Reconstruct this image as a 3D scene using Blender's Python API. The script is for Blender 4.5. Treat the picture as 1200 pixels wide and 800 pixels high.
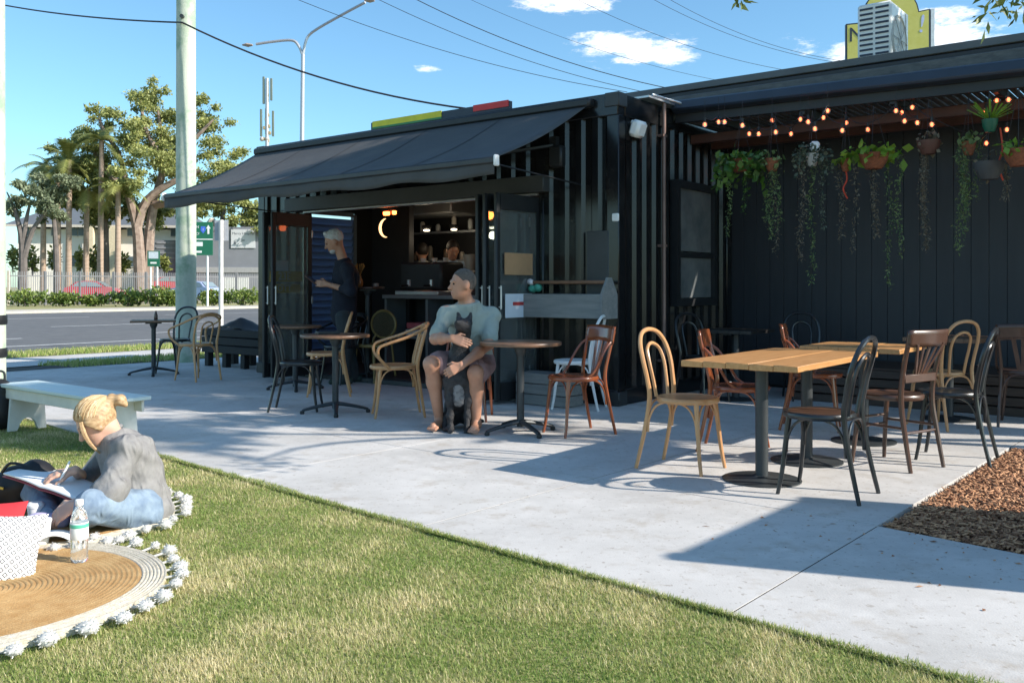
import bpy, bmesh, math, random
import numpy as np
from mathutils import Vector, Matrix, Euler
for o in list(bpy.data.objects): bpy.data.objects.remove(o)
sc = bpy.context.scene
col = sc.collection
R = math.radians
# ------------------------------------------------------------------ camera
F, CH, HY = 1069.0, 1.17, 336.0          # focal length in pixels of a 1200 px wide picture, eye height, horizon row
cd = bpy.data.cameras.new('Camera'); cam = bpy.data.objects.new('Camera', cd); col.objects.link(cam)
cam.location = (0, 0, CH); cam.rotation_euler = (R(90), 0, 0)
cd.sensor_width = 36; cd.lens = 36 * F / 1200; cd.shift_y = -(400 - HY) / 1200
cd.clip_start = .05; cd.clip_end = 3000
sc.camera = cam
# ------------------------------------------------------------------ sky and sun
SUNH = Vector((.95, -.31)).normalized(); ELEV = R(31)
w = bpy.data.worlds.new('World'); sc.world = w; w.use_nodes = True
nt = w.node_tree; nt.nodes.clear()
out = nt.nodes.new('ShaderNodeOutputWorld'); bg = nt.nodes.new('ShaderNodeBackground')
sky = nt.nodes.new('ShaderNodeTexSky'); sky.sky_type = 'NISHITA'; sky.sun_disc = False
sky.sun_elevation = ELEV; sky.sun_rotation = math.atan2(SUNH.x, SUNH.y)
sky.air_density = 1.0; sky.dust_density = .55; sky.ozone_density = 1.6; sky.altitude = 10
bg.inputs['Strength'].default_value = .15
tc = nt.nodes.new('ShaderNodeTexCoord')
nz = nt.nodes.new('ShaderNodeTexNoise'); nz.inputs['Scale'].default_value = 13; nz.inputs['Detail'].default_value = 9; nz.inputs['Roughness'].default_value = .7
mp = nt.nodes.new('ShaderNodeMapping'); mp.inputs['Scale'].default_value = (1, 1, 3.2)
nt.links.new(tc.outputs['Generated'], mp.inputs['Vector']); nt.links.new(mp.outputs[0], nz.inputs['Vector'])
def wm(op, a, b=None, c=None):
    n = nt.nodes.new('ShaderNodeMath'); n.operation = op
    for i, v in enumerate((a, b, c)):
        if v is None: continue
        if isinstance(v, (int, float)): n.inputs[i].default_value = v
        else: nt.links.new(v, n.inputs[i])
    return n.outputs[0]
sep = nt.nodes.new('ShaderNodeSeparateXYZ'); nt.links.new(tc.outputs['Generated'], sep.inputs[0])
tx = wm('DIVIDE', sep.outputs[0], wm('MAXIMUM', sep.outputs[1], .05)); tz = wm('DIVIDE', sep.outputs[2], wm('MAXIMUM', sep.outputs[1], .05))
# a handful of small fair-weather cumulus, each a soft region of the sky in which the noise may turn to cloud
cl = None
for (px, py, rx, ry, am) in [(735, 58, 85, 24, 1), (670, 2, 80, 16, 1), (935, 48, 40, 22, .75), (1010, 60, 60, 30, .8), (1120, 50, 110, 40, .85), (500, 80, 24, 7, .8), (1300, 20, 130, 50, .9), (480, -60, 160, 30, .8), (1000, -70, 200, 40, .9), (-260, 120, 150, 40, .8), (1700, 120, 200, 60, .9), (200, -170, 200, 40, .8)]:
    a = wm('MULTIPLY', wm('SUBTRACT', tx, (px - 600) / F), F / rx); b = wm('MULTIPLY', wm('SUBTRACT', tz, (HY - py) / F), F / ry)
    d = wm('SUBTRACT', am, wm('ADD', wm('MULTIPLY', a, a), wm('MULTIPLY', b, b)))
    cl = d if cl is None else wm('MAXIMUM', cl, d)
cl = wm('MULTIPLY', wm('GREATER_THAN', sep.outputs[1], .05), wm('MAXIMUM', cl, -3))
dens = wm('ADD', wm('MULTIPLY', cl, .6), wm('MULTIPLY', wm('SUBTRACT', nz.outputs['Fac'], .5), 3.1))
ramp = nt.nodes.new('ShaderNodeMapRange'); ramp.interpolation_type = 'SMOOTHSTEP'
ramp.inputs[1].default_value = .12; ramp.inputs[2].default_value = .75; ramp.inputs[4].default_value = .93
nt.links.new(dens, ramp.inputs[0])
mx = nt.nodes.new('ShaderNodeMix'); mx.data_type = 'RGBA'
nt.links.new(ramp.outputs[0], mx.inputs[0]); mx.inputs[7].default_value = (6.2, 6.1, 6.0, 1)
tint = nt.nodes.new('ShaderNodeMix'); tint.data_type = 'RGBA'; tint.blend_type = 'MULTIPLY'; tint.inputs[0].default_value = 1
tint.inputs[7].default_value = (.55, .77, .84, 1)
nt.links.new(sky.outputs[0], tint.inputs[6]); nt.links.new(tint.outputs[2], mx.inputs[6])
nt.links.new(mx.outputs[2], bg.inputs[0]); nt.links.new(bg.outputs[0], out.inputs[0])
sl = bpy.data.lights.new('Sun', 'SUN'); sl.energy = 4.3; sl.angle = R(.55); sl.color = (1, .92, .82)
sun = bpy.data.objects.new('Sun', sl); col.objects.link(sun)
sdir = Vector((SUNH.x * math.cos(ELEV), SUNH.y * math.cos(ELEV), math.sin(ELEV)))
sun.rotation_euler = sdir.to_track_quat('Z', 'Y').to_euler(); sun.location = (6, 0, 12)
vs = sc.view_settings; vs.view_transform = 'Standard'; vs.look = 'None'; vs.gamma = 1; vs.exposure = .8; vs.use_curve_mapping = False
# ------------------------------------------------------------------ places
def P(x, y, z=0.0):
    Y = (CH - z) * F / (y - HY); return Vector(((x - 600) / F * Y, Y, z))
def q(x, y, Y): return Vector(((x - 600) / F * Y, Y, CH + (HY - y) * Y / F))
N0 = P(725, 476)
ANG = R(-38.18); EX = Vector((math.cos(ANG), math.sin(ANG), 0)); NX = Vector((-EX.y, EX.x, 0))
def W(e, n, z=0.0): return N0 + EX * e + NX * n + Vector((0, 0, z))
def onE(x, e):
    k = (x - 600) / F; b = N0 + EX * e; return (k * b.y - b.x) / (NX.x - k * NX.y)
# ------------------------------------------------------------------ materials
MATS = {}
def mat(name, c, rough=.6, metal=0, var=.12, scale=8, bump=0, bscale=60, spec=.5, emit=None, es=0, trans=0, alpha=1, c2=None, stretch=None, thr=None, coat=0, sss=0):
    if name in MATS: return MATS[name]
    m = bpy.data.materials.new(name); m.use_nodes = True; t = m.node_tree; b = t.nodes['Principled BSDF']
    b.inputs['Roughness'].default_value = rough; b.inputs['Metallic'].default_value = metal; b.inputs['Specular IOR Level'].default_value = spec
    b.inputs['Transmission Weight'].default_value = trans; b.inputs['Alpha'].default_value = alpha; b.inputs['Coat Weight'].default_value = coat
    if sss: b.inputs['Subsurface Weight'].default_value = sss; b.inputs['Subsurface Radius'].default_value = (.02, .008, .004)
    if emit: b.inputs['Emission Color'].default_value = (*emit, 1); b.inputs['Emission Strength'].default_value = es
    tcn = t.nodes.new('ShaderNodeTexCoord'); vec = tcn.outputs['Object']
    if stretch:
        mpn = t.nodes.new('ShaderNodeMapping'); mpn.inputs['Scale'].default_value = stretch; t.links.new(vec, mpn.inputs[0]); vec = mpn.outputs[0]
    if var or c2:
        n = t.nodes.new('ShaderNodeTexNoise'); n.inputs['Scale'].default_value = scale; n.inputs['Detail'].default_value = 6; n.inputs['Roughness'].default_value = .6
        t.links.new(vec, n.inputs['Vector'])
        rp = t.nodes.new('ShaderNodeValToRGB'); cc = c2 or tuple(min(1, x * (1 + var)) for x in c); ca = c if c2 else tuple(x * (1 - var) for x in c)
        lo, hi = thr or (.3, .7)
        rp.color_ramp.elements[0].position = lo; rp.color_ramp.elements[1].position = hi
        rp.color_ramp.elements[0].color = (*ca, 1); rp.color_ramp.elements[1].color = (*cc, 1)
        t.links.new(n.outputs['Fac'], rp.inputs[0]); t.links.new(rp.outputs[0], b.inputs['Base Color'])
    else: b.inputs['Base Color'].default_value = (*c, 1)
    if bump:
        n2 = t.nodes.new('ShaderNodeTexNoise'); n2.inputs['Scale'].default_value = bscale; n2.inputs['Detail'].default_value = 5
        t.links.new(vec, n2.inputs['Vector'])
        bp = t.nodes.new('ShaderNodeBump'); bp.inputs['Strength'].default_value = bump; bp.inputs['Distance'].default_value = .01
        t.links.new(n2.outputs['Fac'], bp.inputs['Height']); t.links.new(bp.outputs[0], b.inputs['Normal'])
    MATS[name] = m; return m
def leafmat(name, c, c2, trans=.25, rough=.5):
    if name in MATS: return MATS[name]
    m = bpy.data.materials.new(name); m.use_nodes = True; t = m.node_tree; b = t.nodes['Principled BSDF']; o = t.nodes['Material Output']
    b.inputs['Roughness'].default_value = rough
    at = t.nodes.new('ShaderNodeAttribute'); at.attribute_name = 'rnd'
    rp = t.nodes.new('ShaderNodeValToRGB'); rp.color_ramp.elements[0].color = (*c, 1); rp.color_ramp.elements[1].color = (*c2, 1)
    t.links.new(at.outputs['Fac'], rp.inputs[0]); t.links.new(rp.outputs[0], b.inputs['Base Color'])
    tr = t.nodes.new('ShaderNodeBsdfTranslucent'); t.links.new(rp.outputs[0], tr.inputs[0])
    ms = t.nodes.new('ShaderNodeMixShader'); ms.inputs[0].default_value = trans
    t.links.new(b.outputs[0], ms.inputs[1]); t.links.new(tr.outputs[0], ms.inputs[2]); t.links.new(ms.outputs[0], o.inputs[0])
    MATS[name] = m; return m
BLACKP = mat('black_steel_paint', (.008, .0085, .0095), .2, var=.25, scale=5, bump=.04, bscale=30)
BLACKM = mat('black_matt_metal', (.014, .016, .018), .5, var=.2)
DARKT = mat('dark_trim', (.03, .032, .034), .45, var=.2)
AWN = mat('awning_canvas', (.066, .067, .069), .8, var=.1, scale=3, bump=.12, bscale=400)
CONC = mat('concrete', (.48, .465, .44), .82, var=0, c2=(.62, .60, .575), scale=2.3, bump=.14, bscale=120, thr=(.25, .75))
BLONDE = mat('blonde_wood', (.50, .25, .105), .35, c2=(.60, .33, .15), scale=14, stretch=(1, 1, .2), coat=.2)
BROWNW = mat('brown_wood', (.20, .048, .014), .22, c2=(.30, .085, .03), scale=14, stretch=(1, 1, .2), coat=.5)
DKBROWN = mat('dark_brown_wood', (.06, .03, .02), .35, c2=(.10, .052, .035), scale=14, stretch=(1, 1, .2), coat=.3)
BLACKW = mat('black_stained_wood', (.016, .018, .02), .32, var=.3, scale=10, coat=.3)
WHITEW = mat('white_painted_wood', (.78, .79, .78), .45, var=.05, scale=10)
TABLEW = mat('oiled_table_wood', (.46, .22, .075), .38, c2=(.58, .31, .125), scale=6, stretch=(8, .6, 8), bump=.04, bscale=80)
TABLEDK = mat('dark_table_wood', (.13, .07, .04), .35, c2=(.22, .12, .07), scale=6, stretch=(6, .6, 6))
STEELDK = mat('charcoal_steel', (.045, .052, .056), .45, var=.15, metal=.3)
GALV = mat('galvanised_steel', (.55, .56, .57), .4, metal=.8, var=.1)
WHITEP = mat('white_plastic', (.8, .8, .79), .4, var=.03)
GLASSD = mat('door_glass', (.6, .66, .66), .03, var=0, trans=.9, spec=.6)
SKIN = mat('skin', (.42, .21, .13), .5, c2=(.50, .26, .17), scale=9, sss=.12)
SKIN2 = mat('skin_fair', (.62, .36, .26), .5, c2=(.68, .42, .31), scale=9, sss=.12)
DARK = mat('interior_black', (.012, .012, .013), .7, var=.2)
def stain(m, c, scale, lo, hi, amt, detail=8):     # a second, larger mottling laid over a material's colour
    t = m.node_tree; b = t.nodes['Principled BSDF']; src = b.inputs['Base Color'].links[0].from_socket
    tcn = t.nodes.new('ShaderNodeTexCoord'); n = t.nodes.new('ShaderNodeTexNoise'); n.inputs['Scale'].default_value = scale; n.inputs['Detail'].default_value = detail; n.inputs['Roughness'].default_value = .7
    t.links.new(tcn.outputs['Object'], n.inputs['Vector']); r = t.nodes.new('ShaderNodeMapRange'); r.inputs[1].default_value = lo; r.inputs[2].default_value = hi; r.inputs[4].default_value = amt; t.links.new(n.outputs['Fac'], r.inputs[0])
    x = t.nodes.new('ShaderNodeMix'); x.data_type = 'RGBA'; t.links.new(r.outputs[0], x.inputs[0]); t.links.new(src, x.inputs[6]); x.inputs[7].default_value = (*c, 1); t.links.new(x.outputs[2], b.inputs['Base Color'])
stain(BLACKP, (.045, .043, .04), 1.7, .5, .72, .45); stain(AWN, (.10, .098, .092), 1.4, .5, .7, .4)
stain(CONC, (.30, .285, .265), 1.1, .46, .66, .55); stain(CONC, (.26, .22, .18), 30, .62, .68, .6, 2); stain(CONC, (.38, .33, .27), 4.5, .54, .66, .55); stain(CONC, (.74, .72, .69), 2.2, .52, .66, .5)
def folds(m, scale=13, strength=.9, dist=.02):       # soft crumpled folds for cloth
    t = m.node_tree; b = t.nodes['Principled BSDF']; tcn = t.nodes.new('ShaderNodeTexCoord'); mpn = t.nodes.new('ShaderNodeMapping'); mpn.inputs['Scale'].default_value = (1, 1, .45); mpn.inputs['Rotation'].default_value = (.3, .5, .2)
    n = t.nodes.new('ShaderNodeTexNoise'); n.inputs['Scale'].default_value = scale; n.inputs['Detail'].default_value = 2; n.inputs['Distortion'].default_value = 1.6
    try: n.noise_type = 'RIDGED_MULTIFRACTAL'
    except Exception: pass
    n.inputs['Detail'].default_value = 1.5
    t.links.new(tcn.outputs['Object'], mpn.inputs[0]); t.links.new(mpn.outputs[0], n.inputs['Vector']); bp = t.nodes.new('ShaderNodeBump'); bp.inputs['Strength'].default_value = strength; bp.inputs['Distance'].default_value = dist
    t.links.new(n.outputs['Fac'], bp.inputs['Height'])
    if b.inputs['Normal'].links: t.links.new(b.inputs['Normal'].links[0].from_socket, bp.inputs['Normal'])
    t.links.new(bp.outputs[0], b.inputs['Normal'])
# ------------------------------------------------------------------ mesh helpers
class MB:
    def __init__(s): s.v = []; s.f = []
    def add(s, vs, fs):
        o = len(s.v); s.v += [tuple(v) for v in vs]; s.f += [tuple(i + o for i in f) for f in fs]; return s
    def box(s, c, d, rot=None, bev=0):
        hx, hy, hz = d[0] / 2, d[1] / 2, d[2] / 2
        if bev:
            b = min(bev, hx * .9, hy * .9, hz * .9); vs = []; idx = {}
            for sx in (-1, 1):
                for sy in (-1, 1):
                    for sz in (-1, 1):
                        for ax in range(3):
                            p = [sx * (hx - b), sy * (hy - b), sz * (hz - b)]; p[ax] = (sx * hx, sy * hy, sz * hz)[ax]
                            idx[(sx, sy, sz, ax)] = len(vs); vs.append(p)
            fs = []
            g = lambda *a: idx[a]
            for t in (-1, 1):
                for ax in range(3):
                    l = [(-1, -1), (1, -1), (1, 1), (-1, 1)]; fc = []
                    for a, b2 in l:
                        k = [0, 0, 0]; k[ax] = t; k[(ax + 1) % 3] = a; k[(ax + 2) % 3] = b2; fc.append(g(*k, ax))
                    fs.append(fc if t > 0 else fc[::-1])
            for sx in (-1, 1):
                for sy in (-1, 1):
                    for sz in (-1, 1):
                        fc = [g(sx, sy, sz, 0), g(sx, sy, sz, 1), g(sx, sy, sz, 2)]; fs.append(fc if sx * sy * sz > 0 else fc[::-1])
            for ax in range(3):
                a1, a2 = (ax + 1) % 3, (ax + 2) % 3
                for s1 in (-1, 1):
                    for s2 in (-1, 1):
                        def kk(t, which):
                            k = [0, 0, 0]; k[ax] = t; k[a1] = s1; k[a2] = s2; return g(*k, which)
                        fc = [kk(-1, a1), kk(1, a1), kk(1, a2), kk(-1, a2)]; fs.append(fc if s1 * s2 < 0 else fc[::-1])
        else:
            vs = [[sx * hx, sy * hy, sz * hz] for sx in (-1, 1) for sy in (-1, 1) for sz in (-1, 1)]
            fs = [(0, 1, 3, 2), (4, 6, 7, 5), (0, 4, 5, 1), (2, 3, 7, 6), (0, 2, 6, 4), (1, 5, 7, 3)]
        M = Euler(rot).to_matrix() if rot is not None and not isinstance(rot, Matrix) else rot
        cc = Vector(c)
        return s.add([((M @ Vector(p)) if M else Vector(p)) + cc for p in vs], fs)
    def bar(s, a, b, wd, ht, up=(0, 0, 1), bev=0):
        a, b = Vector(a), Vector(b); d = b - a; x = d.normalized(); u = Vector(up)
        y = u.cross(x)
        if y.length < 1e-4: y = Vector((1, 0, 0)).cross(x)
        y.normalize(); z = x.cross(y)
        return s.box((a + b) / 2, (d.length, wd, ht), Matrix((x, y, z)).transposed(), bev)
    def tube(s, pts, r, seg=8, caps=True, smooth=0, flat=1.0):
        pts = [Vector(p) for p in pts]; rs = list(r) if hasattr(r, '__len__') else [r] * len(pts)
        if smooth:
            np_, nr = [], []
            for i in range(len(pts) - 1):
                p0, p1, p2, p3 = pts[max(i - 1, 0)], pts[i], pts[i + 1], pts[min(i + 2, len(pts) - 1)]
                for k in range(smooth):
                    t = k / smooth
                    np_.append(.5 * ((2 * p1) + (p2 - p0) * t + (2 * p0 - 5 * p1 + 4 * p2 - p3) * t * t + (3 * p1 - p0 - 3 * p2 + p3) * t ** 3)); nr.append(rs[i] * (1 - t) + rs[i + 1] * t)
            np_.append(pts[-1]); nr.append(rs[-1]); pts, rs = np_, nr
        n = len(pts); tan = [(pts[min(i + 1, n - 1)] - pts[max(i - 1, 0)]).normalized() for i in range(n)]
        u = tan[0].cross(Vector((0, 0, 1)))
        if u.length < .1: u = tan[0].cross(Vector((1, 0, 0)))
        u.normalize(); vs, fs = [], []
        for i in range(n):
            u = (u - tan[i] * u.dot(tan[i])).normalized(); v = tan[i].cross(u)
            for k in range(seg):
                a = 2 * math.pi * k / seg; vs.append(pts[i] + u * math.cos(a) * rs[i] + v * math.sin(a) * rs[i] * flat)
        for i in range(n - 1):
            for k in range(seg): fs.append((i * seg + k, i * seg + (k + 1) % seg, (i + 1) * seg + (k + 1) % seg, (i + 1) * seg + k))
        if caps: fs.append(tuple(range(seg))[::-1]); fs.append(tuple(range((n - 1) * seg, n * seg)))
        return s.add(vs, fs)
    def lathe(s, prof, c=(0, 0, 0), seg=20, sx=1, sy=1):
        vs, fs = [], []; n = len(prof)
        for i, (r, z) in enumerate(prof):
            for k in range(seg):
                a = 2 * math.pi * k / seg; vs.append((c[0] + math.cos(a) * r * sx, c[1] + math.sin(a) * r * sy, c[2] + z))
        for i in range(n - 1):
            for k in range(seg): fs.append((i * seg + k, i * seg + (k + 1) % seg, (i + 1) * seg + (k + 1) % seg, (i + 1) * seg + k))
        if prof[0][0] > 1e-4: fs.append(tuple(range(seg))[::-1])
        if prof[-1][0] > 1e-4: fs.append(tuple(range((n - 1) * seg, n * seg)))
        return s.add(vs, fs)
    def prism(s, poly, z0, z1, M=None):
        n = len(poly); vs = [Vector((x, y, z0)) for x, y in poly] + [Vector((x, y, z1)) for x, y in poly]
        if M: vs = [M @ v for v in vs]
        fs = [tuple(range(n))[::-1], tuple(range(n, 2 * n))] + [(i, (i + 1) % n, n + (i + 1) % n, n + i) for i in range(n)]
        return s.add(vs, fs)
    def sphere(s, c, r, seg=12, rings=8, sc_=(1, 1, 1)):
        pr = [(max(1e-5, math.sin(math.pi * i / rings)) * r, -math.cos(math.pi * i / rings) * r * sc_[2]) for i in range(rings + 1)]
        return s.lathe(pr, c, seg, sc_[0], sc_[1])
    def grid(s, fn, nu, nv):
        vs = [fn(i / nu, j / nv) for j in range(nv + 1) for i in range(nu + 1)]
        fs = [(j * (nu + 1) + i, j * (nu + 1) + i + 1, (j + 1) * (nu + 1) + i + 1, (j + 1) * (nu + 1) + i) for j in range(nv) for i in range(nu)]
        return s.add(vs, fs)
    def build(s, name, m, parent=None, ang=40, loc=None, rotz=None):
        me = bpy.data.meshes.new(name); me.from_pydata(s.v, [], s.f); me.validate()
        bm = bmesh.new(); bm.from_mesh(me); bmesh.ops.recalc_face_normals(bm, faces=bm.faces); bm.to_mesh(me); bm.free()
        me.polygons.foreach_set('use_smooth', [True] * len(me.polygons)); me.set_sharp_from_angle(angle=R(ang))
        me.materials.append(m)
        return link(name, me, parent, loc, rotz)
def link(name, me, parent=None, loc=None, rotz=None):
    o = bpy.data.objects.new(name, me); col.objects.link(o)
    if parent: o.parent = parent
    if loc is not None: o.location = loc
    if rotz is not None: o.rotation_euler = (0, 0, rotz)
    return o
def tag(o, label, cat, group=None):
    o['label'] = label; o['category'] = cat
    if group: o['group'] = group
    return o
def thing(name, label, cat, loc=(0, 0, 0), rz=0, group=None):
    o = bpy.data.objects.new(name, None); col.objects.link(o); o.location = loc; o.rotation_euler = (0, 0, rz); o.empty_display_size = .2
    return tag(o, label, cat, group)
def struct(o): o['kind'] = 'structure'; return o
def stuff(o): o['kind'] = 'stuff'; return o
def copy_tree(o, parent=None):
    c = o.copy(); col.objects.link(c); c.parent = parent
    for ch in list(o.children): copy_tree(ch, c)
    return c
def np_mesh(name, V, Q, m, parent=None, rnd=None, smooth=False):
    V = np.asarray(V, np.float32); Q = np.asarray(Q, np.int32); k = Q.shape[1]
    me = bpy.data.meshes.new(name); me.vertices.add(len(V)); me.vertices.foreach_set('co', V.ravel())
    me.loops.add(Q.size); me.loops.foreach_set('vertex_index', Q.ravel())
    me.polygons.add(len(Q)); me.polygons.foreach_set('loop_start', np.arange(len(Q), dtype=np.int32) * k)
    me.update(calc_edges=True)
    if smooth: me.polygons.foreach_set('use_smooth', np.ones(len(Q), bool))
    if rnd is not None:
        a = me.attributes.new('rnd', 'FLOAT', 'FACE'); a.data.foreach_set('value', np.asarray(rnd, np.float32))
    me.materials.append(m); return link(name, me, parent)
rng = np.random.default_rng(7)
def leaf_quads(C, size, aspect=.5, droop=0.0, jitter=.35, rg=rng, upbias=0.0):
    n = len(C); d = rg.normal(size=(n, 3)); d[:, 2] -= droop; d /= np.linalg.norm(d, axis=1)[:, None]
    u = rg.normal(size=(n, 3)); u[:, 2] += upbias; s_ = np.cross(d, u); s_ /= np.linalg.norm(s_, axis=1)[:, None] + 1e-9
    L = (size * (1 + jitter * rg.normal(size=n)).clip(.4, 1.8))[:, None]; Wd = L * aspect
    nn = np.cross(d, s_)
    V = np.stack([C, C + d * L * .5 + s_ * Wd * .5 + nn * L * .06, C + d * L, C + d * L * .5 - s_ * Wd * .5 + nn * L * .06], 1).reshape(-1, 3)
    Q = np.arange(n * 4).reshape(-1, 4); return V, Q
def blob_points(blobs, n, rg=rng, shell=.55):
    w_ = np.array([b[3] ** 2 for b in blobs]); w_ = w_ / w_.sum(); ix = rg.choice(len(blobs), n, p=w_)
    B = np.array([b[:4] for b in blobs]); d = rg.normal(size=(n, 3)); d /= np.linalg.norm(d, axis=1)[:, None]
    r = (shell + (1 - shell) * rg.random(n)) * B[ix, 3]; sq = np.array([b[4] if len(b) > 4 else .75 for b in blobs])[ix]
    pts = B[ix, :3] + d * r[:, None] * np.stack([np.ones(n), np.ones(n), sq], 1); return pts, d, ix
# smooth-union distance field turned into one closed surface: used for bodies, clothes, hair and animals
def sdf_mesh(name, prims, m, parent=None, res=.008, k=.03, cuts=(), noise=0.0, nscale=30):
    lo = np.full(3, 1e9); hi = -lo
    for p in prims:
        if p[0] == 'c':
            for c, r in ((p[1], p[3]), (p[2], p[4])): lo = np.minimum(lo, np.array(c) - r); hi = np.maximum(hi, np.array(c) + r)
        else: r = max(p[2]); lo = np.minimum(lo, np.array(p[1]) - r); hi = np.maximum(hi, np.array(p[1]) + r)
    lo -= res * 4 + k * .5; hi += res * 4 + k * .5; sh = np.ceil((hi - lo) / res).astype(int) + 1
    ax = [lo[i] + res * np.arange(sh[i]) for i in range(3)]; D = np.full(sh, .5, np.float32)
    for p in prims:
        if p[0] == 'c': a, b = np.array(p[1], float), np.array(p[2], float); pl = np.minimum(a - p[3], b - p[4]); ph = np.maximum(a + p[3], b + p[4])
        else: a = np.array(p[1], float); r = max(p[2]); pl, ph = a - r, a + r
        kk = p[-1] if (p[0] == 'c' and len(p) > 5) else k
        pad = kk + res * 3; i0 = np.maximum(0, ((pl - pad - lo) / res).astype(int)); i1 = np.minimum(sh, ((ph + pad - lo) / res).astype(int) + 2)
        sl_ = tuple(slice(i0[j], i1[j]) for j in range(3))
        X, Y, Z = np.meshgrid(*[ax[j][sl_[j]] for j in range(3)], indexing='ij')
        if p[0] == 'c':
            ba = b - a; L2 = max(ba @ ba, 1e-9); t = ((X - a[0]) * ba[0] + (Y - a[1]) * ba[1] + (Z - a[2]) * ba[2]) / L2; t = t.clip(0, 1)
            e = np.sqrt((X - a[0] - t * ba[0]) ** 2 + (Y - a[1] - t * ba[1]) ** 2 + (Z - a[2] - t * ba[2]) ** 2) - (p[3] + (p[4] - p[3]) * t)
        else:
            Mi = p[3] if len(p) > 3 else np.eye(3); q_ = np.stack([X - a[0], Y - a[1], Z - a[2]], -1) @ np.array(Mi)
            rr = np.array(p[2]); k0 = np.sqrt(((q_ / rr) ** 2).sum(-1)); k1 = np.sqrt(((q_ / rr ** 2) ** 2).sum(-1)) + 1e-9; e = k0 * (k0 - 1) / k1
        d0 = D[sl_]; h = np.maximum(kk - np.abs(d0 - e), 0) / kk; D[sl_] = np.minimum(d0, e) - h * h * kk * .25
    if noise or cuts:
        X, Y, Z = np.meshgrid(*ax, indexing='ij')
        if noise: D += noise * (np.sin(X * nscale + 2 * np.sin(Z * nscale * .6 + Y * 7)) * np.sin(Z * nscale * .8 + 1.3 * np.sin(X * nscale * .5) + Y * 9)).astype(np.float32)
        for c, nr in cuts: D = np.maximum(D, (X - c[0]) * nr[0] + (Y - c[1]) * nr[1] + (Z - c[2]) * nr[2])
    S = D < 0; acc = np.zeros((*sh, 3), np.float32); cnt = np.zeros(sh, np.float32); eds = []
    for a_ in range(3):
        s0 = [slice(None)] * 3; s1 = [slice(None)] * 3; s0[a_] = slice(0, -1); s1[a_] = slice(1, None)
        I = np.argwhere(S[tuple(s0)] != S[tuple(s1)]); J = I.copy(); J[:, a_] += 1
        d0 = D[tuple(I.T)]; d1 = D[tuple(J.T)]; t = d0 / (d0 - d1); pt = I.astype(np.float32); pt[:, a_] += t
        b1, b2 = (a_ + 1) % 3, (a_ + 2) % 3; cells = []
        for o1, o2 in ((0, 0), (-1, 0), (-1, -1), (0, -1)):
            c = I.copy(); c[:, b1] += o1; c[:, b2] += o2; np.add.at(acc, tuple(c.T), pt); np.add.at(cnt, tuple(c.T), 1); cells.append(c)
        eds.append((cells, d0 < 0))
    act = cnt > 0; vid = np.full(sh, -1, np.int32); vid[act] = np.arange(act.sum())
    V = acc[act] / cnt[act][:, None] * res + lo; Q = []
    for cells, sg in eds:
        qd = np.stack([vid[tuple(c.T)] for c in cells], 1); qd[~sg] = qd[~sg][:, ::-1]; Q.append(qd)
    return np_mesh(name, V, np.concatenate(Q), m, parent, smooth=True)
# ================================================================== the ground
A0 = P(1030, 615); AX = Vector((.765, -.644, 0)).normalized(); BX = Vector((-AX.y, AX.x, 0))
def AB(a, b, z=0.0): return A0 + AX * a + BX * b + Vector((0, 0, z))
LE0, LE1 = P(175, 530), P(1135, 797)
LED = (LE1 - LE0).normalized()
def lawn_b(a):                                     # where the lawn edge crosses the slab frame
    d = AX * 1; t = (LE0 - A0); k0 = t.dot(AX), t.dot(BX); l = (LED.dot(AX), LED.dot(BX)); return k0[1] + (a - k0[0]) * l[1] / l[0]
GRASSB = mat('grass_soil', (.22, .23, .075), .95, c2=(.40, .35, .17), scale=9, bump=.3, bscale=90)
ASPH = mat('asphalt', (.10, .10, .102), .85, c2=(.15, .148, .146), scale=3, bump=.2, bscale=300)
KERB = mat('kerb_concrete', (.5, .45, .38), .85, var=.12, scale=4)
LINEP = mat('road_paint', (.72, .72, .7), .7, var=.1, scale=6)
def sheet(name, pts, z, m):
    return struct(MB().add([(p.x, p.y, z) for p in pts], [tuple(range(len(pts)))]).build(name, m))
g = MB(); g.add([(-1500, -300, -.12), (1500, -300, -.12), (1500, 2500, -.12), (-1500, 2500, -.12)], [(0, 1, 2, 3)]); struct(g.build('ground', GRASSB))
sheet('road', [W(-40.5, -120), W(-12.6, -120), W(-12.6, 420), W(-40.5, 420)], -.10, ASPH)
fpth = sheet('footpath', [W(-11.4, -60), W(-9.6, -60), W(-9.6, 80), W(-11.4, 80)], -.03, CONC)
mm = MB(); mm.box((0, 0, -.07), (.16, 180, .13), bev=.02); k = mm.build('kerb', KERB, loc=W(-12.52, 30), rotz=ANG); struct(k)
mm = MB(); mm.box((0, 0, -.06), (3.2, 540, .13), bev=.02); k = mm.build('kerb', KERB, loc=W(-42.3, 150), rotz=ANG); struct(k)
for e, dash in ((-15.6, 0), (-18.6, 1), (-24.6, 1), (-33, 1), (-39.6, 0)):
    m_ = MB()
    if dash:
        for n in np.arange(-30, 240, 9.0): m_.add([W(e - .07, n, -.094), W(e + .07, n, -.094), W(e + .07, n + 5.5, -.094), W(e - .07, n + 5.5, -.094)], [(0, 1, 2, 3)])
    else: m_.add([W(e - .07, -60, -.094), W(e + .07, -60, -.094), W(e + .07, 300, -.094), W(e - .07, 300, -.094)], [(0, 1, 2, 3)])
    struct(m_.build('road_line', LINEP))
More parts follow.
